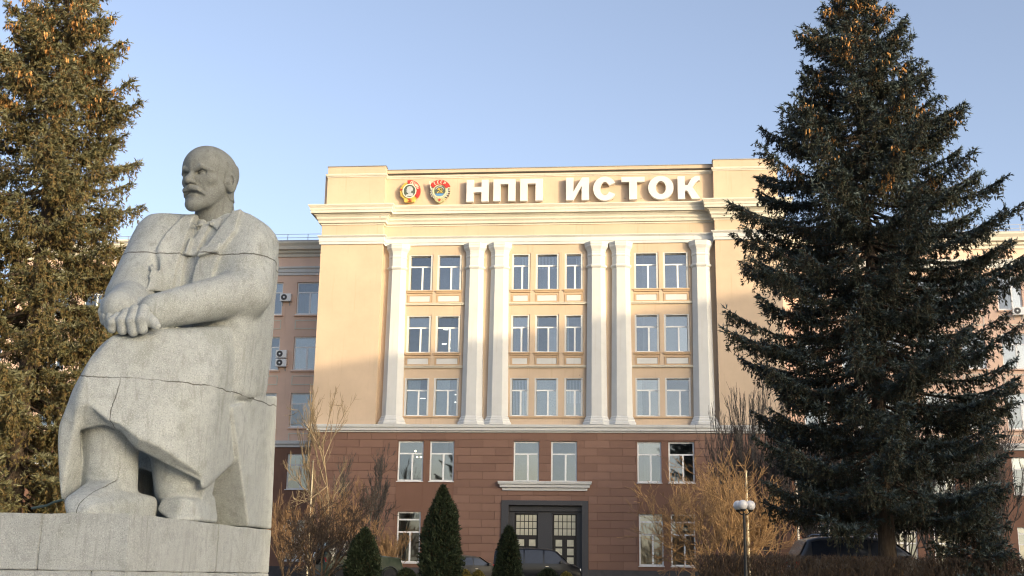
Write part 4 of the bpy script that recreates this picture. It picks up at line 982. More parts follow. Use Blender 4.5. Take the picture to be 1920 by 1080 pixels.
def bare(name, label, foot, stems, length, rad, depth, seed, mat, cat='bush', group=None, tilt=.5, spread=.5, up=.3, n_kids=(3, 5), taper=.62, wig=.12, rmin=.005, wood=None, fit=None):
    rng = np.random.default_rng(seed); root = empty(name, foot); tag(root, label, cat, group)
    tr = ([], [], [], []); tw = ([], [], [], [])
    for i in range(stems):
        a = 2 * math.pi * (i + rng.uniform(-.3, .3)) / stems; d = np.array([math.cos(a) * tilt, math.sin(a) * tilt, 1.0]) if stems > 1 else np.array([rng.normal(0, .03), rng.normal(0, .03), 1.0])
        b = np.array([math.cos(a), math.sin(a), 0]) * (.12 if stems > 1 else 0) + np.array([0, 0, -.1])
        o = ([], [], [], []); grow(rng, b, d, length * rng.uniform(.85, 1.15), rad, depth, o, spread, up, n_kids, taper, wig, rmin)
        for j in range(len(o[0])):
            dst = tr if o[2][j] > rad * .5 else tw
            for q in range(4): dst[q].append(o[q][j])
    if fit:                                       # stretch to the measured width and height
        P = np.array(tr[0] + tr[1] + tw[0] + tw[1]); hi = np.percentile(P[:, 2], 99.5); wd = np.percentile(np.abs(P[:, :2]), 98)
        k = np.array([fit[0] / wd, fit[0] / wd, fit[1] / hi])
        for g in (tr, tw):
            for q in (0, 1): g[q][:] = [v * k for v in g[q]]
    link('trunk', seg_mesh('trunk', *tr, wood or mat, 5), root); tag(link('crown', seg_mesh('crown', *tw, mat, 3), root), kind='stuff')
    return root, len(tw[0])
M_TW_OR = simple('rust_twigs', (.32, .20, .10), .8, vary=.35, scale=3)
M_TW_DULL = simple('dull_rust_twigs', (.25, .155, .085), .85, vary=.4, scale=2)
M_TW_BR = simple('brown_twigs', (.105, .075, .055), .9, vary=.3, scale=3)
M_TW_GR = simple('grey_twigs', (.085, .075, .068), .9, vary=.3, scale=3)
M_TW_PALE = simple('pale_twigs', (.25, .19, .12), .8, vary=.25, scale=3)
M_WOOD = bark_material('bush_bark', (.16, .11, .07))
def birch_material():
    t = NT('birch_bark'); a = t.noise(5, 4, .6, vec=t.obj((1, 1, 4))); c = t.ramp(a, [(.42, (.05, .045, .04)), (.5, (.5, .48, .45)), (.8, (.62, .60, .57))]); t.set(base=c, rough=.8); return t.m
M_BIRCH = birch_material()

NT_ = []
# the two great spruces
pL = at(128, 0, 31.0); gL = ground_z(31.0)
def rL(z):
    return float(np.interp(z, [0, 3, 7, 11, 14.5, 17, 19.2], [3.7, 3.7, 3.45, 2.85, 1.85, .95, .1]))
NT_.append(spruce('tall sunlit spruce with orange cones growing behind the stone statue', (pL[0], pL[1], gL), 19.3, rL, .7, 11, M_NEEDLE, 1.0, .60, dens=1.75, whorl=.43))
pR = at(1602, 0, 34.2); gR = ground_z(34.2)
def rR(z):
    return float(np.interp(z, [0, 2.5, 4.5, 7, 8.5, 10.5, 12.5, 14.5, 16.3, 17.8, 18.9], [2.8, 3.4, 3.9, 4.25, 4.3, 4.2, 3.7, 2.8, 1.8, .9, .1]))
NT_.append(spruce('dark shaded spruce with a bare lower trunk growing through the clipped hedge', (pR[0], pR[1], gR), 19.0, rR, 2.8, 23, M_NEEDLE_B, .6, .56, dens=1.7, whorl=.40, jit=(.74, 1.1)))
def rY(z): return float(np.interp(z, [0, .6, 2, 3.2], [1.0, 1.5, .9, .05]))
pY = at(1830, 1079, 33.4)
NT_.append(spruce('small young spruce with drooping boughs standing low beside the hedge', (pY[0], pY[1], ground_z(33.4)), 3.3, rY, .3, 31, M_NEEDLE_B, 0, 2, whorl=.3))

# thujas and clipped balls
M_THUJA = tint_material('thuja_sprays', [(0, (.050, .036, .016)), (.12, (.018, .026, .012)), (.5, (.026, .040, .019)), (1, (.060, .076, .042))], .7)
M_BOX = tint_material('yellow_green_leaves', [(0, (.10, .085, .02)), (.5, (.20, .16, .04)), (1, (.30, .24, .08))], .7)
def leafy(name, label, foot, prof, n, seed, mat, cat, group=None, ln=.12, wd=.030):
    """prof: (z, r); sprays stand out of a lumpy surface of revolution"""
    rng = np.random.default_rng(seed); root = empty(name, foot); tag(root, label, cat, group); H = prof[-1][0]
    zs, rs = [p[0] for p in prof], [p[1] for p in prof]
    zz = np.linspace(0, H, 400); wgt = np.interp(zz, zs, rs) + .06; z = rng.choice(zz, n, p=wgt / wgt.sum()) + rng.uniform(-.02, .02, n); a = rng.uniform(0, 6.28, n)
    lump = 1 + .10 * np.sin(3 * a + 2.1 * z + seed) + .08 * np.sin(5 * a - 4.3 * z) + .07 * np.sin(9 * a + 7 * z + 1) + rng.normal(0, .085, n)
    r = np.interp(z, zs, rs) * lump * np.sqrt(rng.uniform(.55, 1.0, n)); P = np.stack([r * np.cos(a), r * np.sin(a), z], 1)
    od = np.stack([np.cos(a), np.sin(a), rng.uniform(.3, 1.5, n)], 1) + rng.normal(0, .35, (n, 3)); K = 3; i = np.repeat(np.arange(n), K)
    d = od[i] / np.linalg.norm(od[i], axis=1, keepdims=True) + rng.normal(0, .30, (n * K, 3))
    tag(link('crown', blade_mesh('crown', P[i] + rng.normal(0, .015, (n * K, 3)), d, rng.uniform(.6, 1.2, n * K) * ln, rng.uniform(.6, 1.1, n * K) * wd, mat, np.clip(.5 + rng.normal(0, .25, n * K) + .25 * np.repeat(rng.normal(0, 1, n), K) * .5, 0, 1), rng), root), kind='stuff')
    MB().tube([(0, 0, -.1), (0, 0, H * .8)], [.06, .02], 6).build('trunk', M_WOOD, root)
    # the packed inner growth behind the sprays
    c = MB().lathe([(max(.02, q[1] * .72), max(.03, q[0] * .97)) for q in prof], 14)
    me = c.mesh('inner_growth', mat); link('inner_growth', me, root); return root
def by_px(xc, ytop, xw, dist):
    """ground point, height and width of a plant seen at that column, top row and pixel width"""
    f = onground(xc, dist); top = at(xc, ytop, dist); return f, top[2] - f.z, xw * dist / FPX
f, h, w_ = by_px(826, 911, 66, 42); leafy('thuja_shrub', 'tallest conical dark green thuja standing in front of a ground floor window', f, [(0, w_ * .47), (h * .25, w_ * .52), (h * .5, w_ * .48), (h * .72, w_ * .36), (h * .88, w_ * .17), (h, .02)], 9000, 1, M_THUJA, 'shrub', 'conical thujas')
f, h, w_ = by_px(681, 992, 55, 42); leafy('thuja_shrub', 'short broad thuja beside the bare brown bushes', f, [(0, w_ * .5), (h * .35, w_ * .52), (h * .6, w_ * .44), (h * .8, w_ * .30), (h, .03)], 6000, 2, M_THUJA, 'shrub', 'conical thujas')
f, h, w_ = by_px(953, 988, 44, 44); leafy('thuja_shrub', 'slim thuja standing before the dark entrance and the van', f, [(0, w_ * .55), (h * .3, w_ * .5), (h * .65, w_ * .36), (h * .85, w_ * .24), (h, .03)], 5000, 3, M_THUJA, 'shrub', 'conical thujas')
for x, y, wd, ds, m, lb in [(762, 1067, 34, 42, M_THUJA, 'low dark clipped ball shrub between two thujas'), (1028, 1067, 36, 43, M_THUJA, 'low dark clipped ball shrub in front of the van'), (1062, 1074, 24, 42.5, M_BOX, 'small yellowish ball shrub before the van wheel'), (872, 1070, 22, 42.5, M_BOX, 'small yellowish ball shrub beside the tallest thuja'), (897, 1071, 22, 43.5, M_BOX, 'small yellowish ball shrub below the saloon car')]:
    f, h, w_ = by_px(x, y, wd, ds); R = w_ / 2; leafy('ball_shrub', lb, f, [(0, R * .7), (h * .35, R), (h * .7, R * .9), (h * .92, R * .5), (h, .03)], 2200, int(x), m, 'shrub', 'clipped ball shrubs', .07, .02)

# bare bushes and young trees on the left
def fitpx(xw, ytop, xc, dist): f, h, w_ = by_px(xc, ytop, xw, dist); return f, (w_ / 2, h)
f, ft = fitpx(185, 918, 600, 47); bare('bare_bush', 'dense dark rounded leafless bush with many stems beside the statue', f, 7, 1.5, .05, 5, 5, M_TW_BR, 'bush', None, .5, .55, .2, (3, 4), .66, .14, .008, M_WOOD, ft)
f, ft = fitpx(125, 910, 640, 71.5); bare('bare_bush', 'sunlit rust coloured leafless bush in front of the brown stone wall', f, 8, 2.2, .05, 4, 6, M_TW_DULL, 'bush', None, .5, .5, .3, (3, 5), .64, .12, .011, M_WOOD, ft)
f, ft = fitpx(110, 935, 535, 70.5); bare('bare_bush', 'sunlit rust coloured leafless bush close beside the statue block', f, 7, 2.2, .05, 4, 7, M_TW_DULL, 'bush', None, .5, .5, .3, (3, 5), .64, .12, .011, M_WOOD, ft)
f, ft = fitpx(100, 725, 583, 71); bare('young_tree', 'slender pale leafless young tree in front of the pier edge', f, 1, 6.0, .06, 3, 8, M_TW_PALE, 'tree', 'slender leafless young trees', .1, .55, .45, (7, 9), .40, .05, .008, M_TW_PALE, ft)
f, ft = fitpx(130, 730, 612, 70.5); bare('young_tree', 'slender pale leafless young tree with wide twigs before the pale pier', f, 1, 5.5, .06, 3, 19, M_TW_PALE, 'tree', 'slender leafless young trees', .1, .7, .35, (7, 9), .42, .05, .008, M_TW_PALE, ft)
f, ft = fitpx(120, 845, 690, 74); bare('bare_bush', 'grey leafless shrub leaning against the brown stone wall', f, 4, 2.4, .06, 5, 10, M_TW_GR, 'bush', None, .5, .45, .4, (3, 4), .66, .10, .010, M_TW_GR, ft)
f, ft = fitpx(70, 990, 728, 72); bare('bare_bush', 'low sunlit rust coloured twigs beside a tall ground floor window', f, 6, 1.2, .03, 4, 12, M_TW_OR, 'bush', None, .4, .5, .4, (3, 5), .64, .1, .009, M_WOOD, ft)
# right
f, ft = fitpx(300, 872, 1362, 48); bare('bare_bush', 'wide sunlit rust coloured leafless bush behind the globe street lamp', f, 11, 1.9, .055, 5, 13, M_TW_OR, 'bush', None, .75, .5, .26, (3, 4), .68, .12, .0075, M_WOOD, ft)
f, ft = fitpx(120, 715, 1392, 69); bare('bare_tree', 'grey leafless many stemmed tree in front of the corner pilaster', f, 9, 3.2, .05, 4, 14, M_TW_GR, 'tree', 'grey leafless trees before the wing', .34, .34, .30, (3, 5), .58, .07, .008, M_TW_GR, ft)
f, ft = fitpx(130, 745, 1450, 68); bare('bare_tree', 'grey leafless many stemmed tree between the corner pilaster and the spruce', f, 9, 3.2, .05, 4, 15, M_TW_GR, 'tree', 'grey leafless trees before the wing', .34, .34, .30, (3, 5), .58, .07, .008, M_TW_GR, ft)
f, ft = fitpx(200, 790, 1590, 66); bare('bare_tree', 'grey leafless tree behind the trunk of the dark spruce', f, 5, 3.3, .08, 5, 16, M_TW_GR, 'tree', 'grey leafless trees before the wing', .3, .4, .4, (3, 5), .62, .1, .010, M_TW_GR, ft)
f, ft = fitpx(220, 800, 1780, 64); bare('bare_tree', 'grey leafless tree behind the outer boughs of the dark spruce', f, 5, 3.3, .08, 5, 17, M_TW_GR, 'tree', 'grey leafless trees before the wing', .3, .4, .4, (3, 5), .62, .1, .010, M_TW_GR, ft)
f, ft = fitpx(70, 760, 1500, 46); bare('birch_tree', 'thin white barked birch standing behind the hedge beside the grey car', f, 1, 5.0, .06, 4, 18, M_TW_BR, 'tree', 'thin birches', .1, .5, .1, (4, 6), .42, .05, .006, M_BIRCH, ft)
f, ft = fitpx(60, 770, 1561, 58); bare('birch_tree', 'thin white barked birch half hidden behind the spruce boughs', f, 1, 5.5, .06, 4, 28, M_TW_BR, 'tree', 'thin birches', .1, .5, .1, (4, 6), .42, .05, .006, M_BIRCH, ft)
for x, y, wd, ds, sd_, lb in [(1530, 800, 150, 67, 41, 'grey leafless tree behind the nearer birch'), (1690, 780, 190, 70, 42, 'grey leafless tree close behind the spruce trunk against the wing'), (1865, 770, 170, 66, 43, 'grey leafless tree at the far end of the wing'), (1640, 880, 170, 60, 44, 'low grey leafless thicket behind the grey estate car')]:
    f, ft = fitpx(wd, y, x, ds); bare('bare_tree', lb, f, 8, 3.2, .055, 4, sd_, M_TW_GR, 'tree', 'grey leafless trees before the wing', .36, .40, .30, (4, 5), .58, .08, .010, M_TW_GR, ft)
# the clipped leafless hedge
def hedge():
    rng = np.random.default_rng(3); x0, x1 = at(1312, 1079, 33.0)[0], 22.0; n = 15000
    root = empty('hedge', ((x0 + x1) / 2, 33.0, ground_z(33))); tag(root, 'clipped leafless brown hedge running below the dark spruce', 'hedge')
    h = (x1 - x0) / 2; H = at(1650, 1043, 33.0)[2] - ground_z(33)
    b = np.stack([rng.uniform(-h, h, n), rng.uniform(-.5, .5, n), rng.uniform(0, H * .93, n) ** .9], 1); d = rng.normal(0, .5, (n, 3)); d[:, 2] = np.abs(d[:, 2]) + .5; d /= np.linalg.norm(d, axis=1, keepdims=True)
    L_ = rng.uniform(.12, .40, n); e = b + d * L_[:, None]; top = H + rng.normal(0, .035, n); e[:, 2] = np.minimum(e[:, 2], top); b[:, 2] = np.minimum(b[:, 2], top - .05)
    tag(link('twigs', seg_mesh('twigs', b, e, np.full(n, .008), np.full(n, .004), simple('hedge_twigs', (.06, .043, .033), .9, vary=.3, scale=3)), root), kind='stuff')
    m = 260; s = np.stack([np.linspace(-h, h, m), rng.uniform(-.2, .2, m), np.full(m, -.05)], 1); e = s + np.stack([rng.normal(0, .12, m), rng.normal(0, .08, m), np.full(m, H * .75)], 1)
    link('stems', seg_mesh('stems', s, e, np.full(m, .022), np.full(m, .010), M_WOOD, 4), root)
    k = 9000; p = np.stack([rng.uniform(-h, h, k), rng.uniform(-.5, .5, k), rng.uniform(.05, H, k)], 1)
    lm = tint_material('withered_leaves', [(0, (.04, .028, .018)), (.85, (.07, .045, .022)), (1, (.24, .11, .04))], .8)
    tag(link('withered_leaves', blade_mesh('withered_leaves', p, rng.normal(0, 1, (k, 3)), rng.uniform(.03, .06, k), rng.uniform(.010, .02, k), lm, rng.uniform(0, 1, k), rng), root), kind='stuff')
hedge()
print('NEEDLES', [n for _, n in NT_])
# ------------------------------------------------------------------ letters and emblems on the parapet
M_LETTER = simple('white_letter_enamel', (.68, .655, .64), .4, vary=.05, scale=1.5)
WALL = REC                                        # the middle of the parapet stands at this depth
def ring(mb, rx, rz, tx, tz, y0, y1, a0=0.0, a1=360.0, n=40, c=(0, 0)):
    full = abs(a1 - a0) >= 359.9; m = n if full else n + 1; vs = []; fs = []
    for i in range(m):
        a = math.radians(a0 + (a1 - a0) * i / n); co, si = math.cos(a), math.sin(a)
        vs += [(c[0] + rx * co, y0, c[1] + rz * si), (c[0] + (rx - tx) * co, y0, c[1] + (rz - tz) * si), (c[0] + rx * co, y1, c[1] + rz * si), (c[0] + (rx - tx) * co, y1, c[1] + (rz - tz) * si)]
    for i in range(n):
        a, b = 4 * i, 4 * ((i + 1) % m)
        fs += [(a + 1, b + 1, b, a), (a, b, b + 2, a + 2), (a + 2, b + 2, b + 3, a + 3), (b + 1, a + 1, a + 3, b + 3)]
    if not full: fs += [(0, 2, 3, 1), (4 * n + 1, 4 * n + 3, 4 * n + 2, 4 * n)]
    return mb.add(vs, fs)
def letter(ch, x0, x1, y0, y1, label):
    a = fac(x0, y1, .25); b = fac(x1, y0, .25); W_, H_ = b[0] - a[0], b[1] - a[1]
    o = empty('sign_letter', facade_point(a[0], WALL, a[1]), -FYAW); tag(o, label, 'letter', 'white letters on the parapet')
    s, t = .32 * W_, .22 * H_; mb = MB(); y0_, y1_ = -.46, -.14; P = lambda *p: mb.prism(p, y0_, y1_)
    if ch == 'Н': P((0, 0), (s, 0), (s, .43 * H_), (W_ - s, .43 * H_), (W_ - s, 0), (W_, 0), (W_, H_), (W_ - s, H_), (W_ - s, .67 * H_), (s, .67 * H_), (s, H_), (0, H_))
    if ch == 'П': P((0, 0), (s, 0), (s, H_ - t), (W_ - s, H_ - t), (W_ - s, 0), (W_, 0), (W_, H_), (0, H_))
    if ch == 'И': P((0, 0), (s * .95, 0), (W_ - s, .62 * H_), (W_ - s, 0), (W_, 0), (W_, H_), (W_ - s * .95, H_), (s, .38 * H_), (s, H_), (0, H_))
    if ch == 'Т': P((W_ * .33, 0), (W_ * .67, 0), (W_ * .67, H_ - t), (W_, H_ - t), (W_, H_), (0, H_), (0, H_ - t), (W_ * .33, H_ - t))
    if ch == 'К': P((0, 0), (s, 0), (s, .36 * H_), (.42 * W_, .36 * H_), (.62 * W_, 0), (W_, 0), (.66 * W_, .50 * H_), (.78 * W_, .70 * H_), (W_ * .90, .80 * H_), (W_, .80 * H_), (W_ * .98, H_), (.80 * W_, H_), (.62 * W_, .90 * H_), (.44 * W_, .60 * H_), (s, .60 * H_), (s, H_), (0, H_))
    if ch == 'О': ring(mb, W_ / 2, H_ / 2, .30 * W_, .22 * H_, y0_, y1_, c=(W_ / 2, H_ / 2))
    if ch == 'С': ring(mb, W_ / 2, H_ / 2, .30 * W_, .22 * H_, y0_, y1_, 28, 332, c=(W_ / 2, H_ / 2))
    mb.build('letter_face', M_LETTER, o)
    br = MB()
    for q in (.15, .85): br.box(W_ * q - .02, W_ * q + .02, -.12, 0, H_ * .12, H_ * .12 + .04).box(W_ * q - .02, W_ * q + .02, -.12, 0, H_ * .9, H_ * .9 + .04)
    br.box(W_ * .3 - .012, W_ * .3 + .012, -.13, -.10, -.30, .0)
    br.build('bracket', M_FLASH, o)
for ch, x0, x1, y0, y1, lb in [('Н', 874.6, 916.8, 337.6, 379.0, 'white raised letter like a Latin H, beside the emblems, starting the sign'), ('П', 925.0, 966.8, 336.6, 377.8, 'white raised gate shaped letter directly after the H shaped letter'),
                               ('П', 975.4, 1018.0, 335.6, 377.2, 'white raised gate shaped letter ending the first word of the sign'), ('И', 1061.5, 1104.4, 333.4, 376.2, 'white raised letter like a mirrored N starting the second word'),
                               ('С', 1112.4, 1156.0, 331.6, 377.2, 'white raised letter like a Latin C, open to one side'), ('Т', 1165.4, 1208.6, 332.2, 374.8, 'white raised letter T between the C shaped and the round letter'),
                               ('О', 1215.6, 1262.4, 330.2, 374.8, 'white raised round letter O in the second word of the sign'), ('К', 1271.0, 1312.4, 330.6, 373.8, 'white raised letter K, last letter of the sign')]:
    letter(ch, x0, x1, y0, y1, lb)
GL = {'Л': [(0, 0, .35, 1), (.35, 1, .9, 1), (.9, 1, .9, 0)], 'Е': [(.1, 0, .1, 1), (.1, 1, .85, 1), (.1, .5, .75, .5), (.1, 0, .85, 0)], 'Н': [(.1, 0, .1, 1), (.9, 0, .9, 1), (.1, .5, .9, .5)], 'И': [(.1, 0, .1, 1), (.9, 0, .9, 1), (.1, 0, .9, 1)],
      'С': [(.85, 1, .15, 1), (.15, 1, .15, 0), (.15, 0, .85, 0)], 'Р': [(.15, 0, .15, 1), (.15, 1, .85, 1), (.85, 1, .85, .5), (.85, .5, .15, .5)]}
def arc_text(txt, R, a0, a1, h, y, mat, parent, c=(0, 0), th=.016):
    mb = MB(); n = len(txt)
    for i, ch in enumerate(txt):
        a = math.radians(a0 + (a1 - a0) * (i / (n - 1) if n > 1 else .5)); ux, uz = math.sin(a), -math.cos(a); px, pz = c[0] + R * math.cos(a), c[1] + R * math.sin(a)
        # local right = (sin a, -cos a), local up = (cos a, sin a)
        for x0, z0, x1, z1 in GL[ch]:
            q = []
            for lx, lz in ((x0, z0), (x1, z1)):
                lx = (lx - .5) * h * .78; lz = (lz - .5) * h; q.append(Vector((px + math.sin(a) * lx + math.cos(a) * lz, 0, pz - math.cos(a) * lx + math.sin(a) * lz)))
            d = (q[1] - q[0]).normalized(); nrm = Vector((-d.z, 0, d.x)) * th; e = d * th * .6
            p = [q[0] - nrm - e, q[1] - nrm + e, q[1] + nrm + e, q[0] + nrm - e]; mb.prism([(v.x, v.z) for v in p], y - .012, y)
    return mb.build('lettering', mat, parent)
def star(mb, c, r, y0, y1):
    p = []
    for i in range(10):
        a = math.pi / 2 + i * math.pi / 5; rr = r if i % 2 == 0 else r * .42; p.append((c[0] + rr * math.cos(a), c[1] + rr * math.sin(a)))
    return mb.prism(p, y0, y1)
def disc(mb, c, rx, rz, y0, y1, n=40): return mb.prism([(c[0] + rx * math.cos(2 * math.pi * i / n), c[1] + rz * math.sin(2 * math.pi * i / n)) for i in range(n)], y0, y1)
def hammer_sickle(mb, c, r, y0, y1):
    ring(mb, r * .75, r * .75, r * .2, r * .2, y0, y1, -140, 80, 20, c)
    def bar(x0, z0, x1, z1, t):
        d = Vector((x1 - x0, z1 - z0)).normalized(); n = Vector((-d.y, d.x)) * t; mb.prism([(c[0] + x0 - n.x, c[1] + z0 - n.y), (c[0] + x1 - n.x, c[1] + z1 - n.y), (c[0] + x1 + n.x, c[1] + z1 + n.y), (c[0] + x0 + n.x, c[1] + z0 + n.y)], y0 - .01, y1)
    bar(-r * .9, -r * .9, -r * .45, -r * .5, r * .12); bar(r * .8, -r * .85, -r * .45, r * .4, r * .11); bar(-r * .75, r * .15, -r * .2, r * .7, r * .20)
RED = simple('red_enamel', (.44, .04, .032), .35); GOLD = simple('gold_paint', (.58, .42, .09), .4, vary=.3, scale=8); CREAMP = simple('cream_enamel', (.75, .70, .55), .4)
SLATE = simple('slate_enamel', (.085, .105, .085), .4); SILV = simple('silver_paint', (.42, .45, .47), .4, vary=.2, scale=10); BLUE = simple('blue_enamel', (.10, .25, .48), .4); DARK = simple('dark_metal', (.07, .065, .06), .5); WREATH = simple('wreath_paint', (.42, .40, .22), .5, vary=.5, scale=14)
def emblem_root(px, py, label):
    u, z = fac(px, py, .25); o = empty('wall_emblem', facade_point(u, WALL, z), -FYAW); tag(o, label, 'emblem', 'order emblems on the parapet'); return o
def emblem_gold():
    o = emblem_root(768.0, 358.5, 'gilded order emblem with red banner and silver profile portrait, beside a green centred emblem')
    R = .74; pts = []
    for i in range(16):
        a = 2 * math.pi * i / 16 + .1; r = R * (1.0 if i % 2 else .93); pts.append((r * math.cos(a), r * .98 * math.sin(a)))
    mb = MB().prism(pts, -.34, -.12).prism([(-.34, -.80), (.36, -.78), (.42, -.55), (-.42, -.55)], -.36, -.12); body = mb.build('wreath', GOLD, o, bevel=.02)
    lv = MB()                                      # leaves of the wreath
    for i in range(26):
        a = math.radians(118 + i * 8.2); r = .62; c = Vector((r * math.cos(a), r * math.sin(a))); d = Vector((-math.sin(a + .5), math.cos(a + .5))) * .11; n = Vector((-d.y, d.x)) * .38
        lv.prism([tuple(c - d), tuple(c + n), tuple(c + d), tuple(c - n)], -.365, -.33)
    lv.build('leaves', GOLD, body)
    mb = MB(); ring(mb, .78, .80, .30, .30, -.40, -.30, -42, 104, 30); mb.build('banner', RED, o)
    mb = MB(); ring(mb, .49, .52, .065, .065, -.42, -.30, n=40); mb.build('rim', CREAMP, o)
    mb = MB(); disc(mb, (0, 0), .44, .47, -.385, -.30); mb.build('disc', SLATE, o)
    prof = [(-.22, -.40), (.24, -.38), (.28, -.20), (.10, -.12), (.12, -.02), (.22, .02), (.24, .18), (.16, .32), (-.02, .36), (-.16, .28), (-.20, .14), (-.24, .08), (-.20, .04), (-.22, -.04), (-.18, -.12), (-.08, -.14), (-.08, -.22), (-.26, -.28)]
    MB().prism(prof, -.41, -.37).build('portrait_relief', SILV, o, bevel=.008)
    arc_text('ЛЕНИН', .63, 80, 22, .17, -.402, CREAMP, o)
    mb = MB(); star(mb, (-.60, .12), .12, -.39, -.34); mb.build('star', RED, o)
    mb = MB(); hammer_sickle(mb, (.05, -.66), .15, -.40, -.34); mb.build('hammer_and_sickle', RED, o)
emblem_gold()
def emblem_gear():
    o = emblem_root(824.5, 358.0, 'gear shaped order emblem with red banner and blue field, next to a letter')
    mb = MB(); pts = []; n = 24
    for i in range(n * 4):
        a = 2 * math.pi * i / (n * 4); r = .70 if (i % 4) < 2 else .62; pts.append((r * math.cos(a), r * math.sin(a)))
    mb.prism(pts, -.34, -.12); gear = mb.build('gear', DARK, o)
    mb = MB(); ring(mb, .60, .60, .06, .06, -.36, -.30); mb.build('gear_rim', SILV, gear)
    mb = MB(); tk = MB()
    for i in range(24):
        a = 2 * math.pi * (i + .25) / 24; c = Vector((.655 * math.cos(a), .655 * math.sin(a))); d = Vector((math.cos(a), math.sin(a))) * .03; q = Vector((-d.y, d.x)); tk.prism([tuple(c - d - q), tuple(c + d - q), tuple(c + d + q), tuple(c - d + q)], -.352, -.33)
    tk.build('teeth_caps', CREAMP, gear)
    MB().prism([(-.42, -.50), (.42, -.50), (.30, -.72), (.06, -.86), (-.06, -.86), (-.30, -.72)], -.37, -.12).build('lower_shield', WREATH, o, bevel=.02)
    mb = MB(); ring(mb, .54, .54, .15, .15, -.375, -.30); w_ = mb.build('wreath', WREATH, o)
    lv = MB()
    for i in range(30):
        a = math.radians(i * 12); c = Vector((.465 * math.cos(a), .465 * math.sin(a))); d = Vector((-math.sin(a + .6), math.cos(a + .6))) * .07; q = Vector((-d.y, d.x)) * .4; lv.prism([tuple(c - d), tuple(c + q), tuple(c + d), tuple(c - q)], -.392, -.37)
    lv.build('leaves', CREAMP, w_)
    mb = MB(); disc(mb, (0, 0), .39, .39, -.36, -.30); mb.build('disc', SLATE, o)
    MB().prism([(-.33, -.20), (.33, -.20), (.24, -.34), (0, -.39), (-.24, -.34)], -.385, -.35).build('blue_field', BLUE, o)
    mb = MB(); hammer_sickle(mb, (.02, .04), .22, -.40, -.36); mb.build('hammer_and_sickle', GOLD, o)
    mb = MB(); ring(mb, .33, .33, .05, .05, -.385, -.35, 20, 160, 20, (0, .0)); mb.build('inner_arc', SILV, o)
    mb = MB(); ring(mb, .80, .80, .34, .34, -.42, -.30, 22, 152, 30); mb.build('banner', RED, o)
    MB().prism([(-.62, .10), (-.57, .12), (-.70, .72), (-.76, .70)], -.42, -.36).build('banner_staff', CREAMP, o)
    arc_text('СССР', .64, 122, 58, .17, -.422, CREAMP, o)
    mb = MB(); star(mb, (0, -.67), .13, -.40, -.36); mb.build('star', RED, o)
emblem_gear()

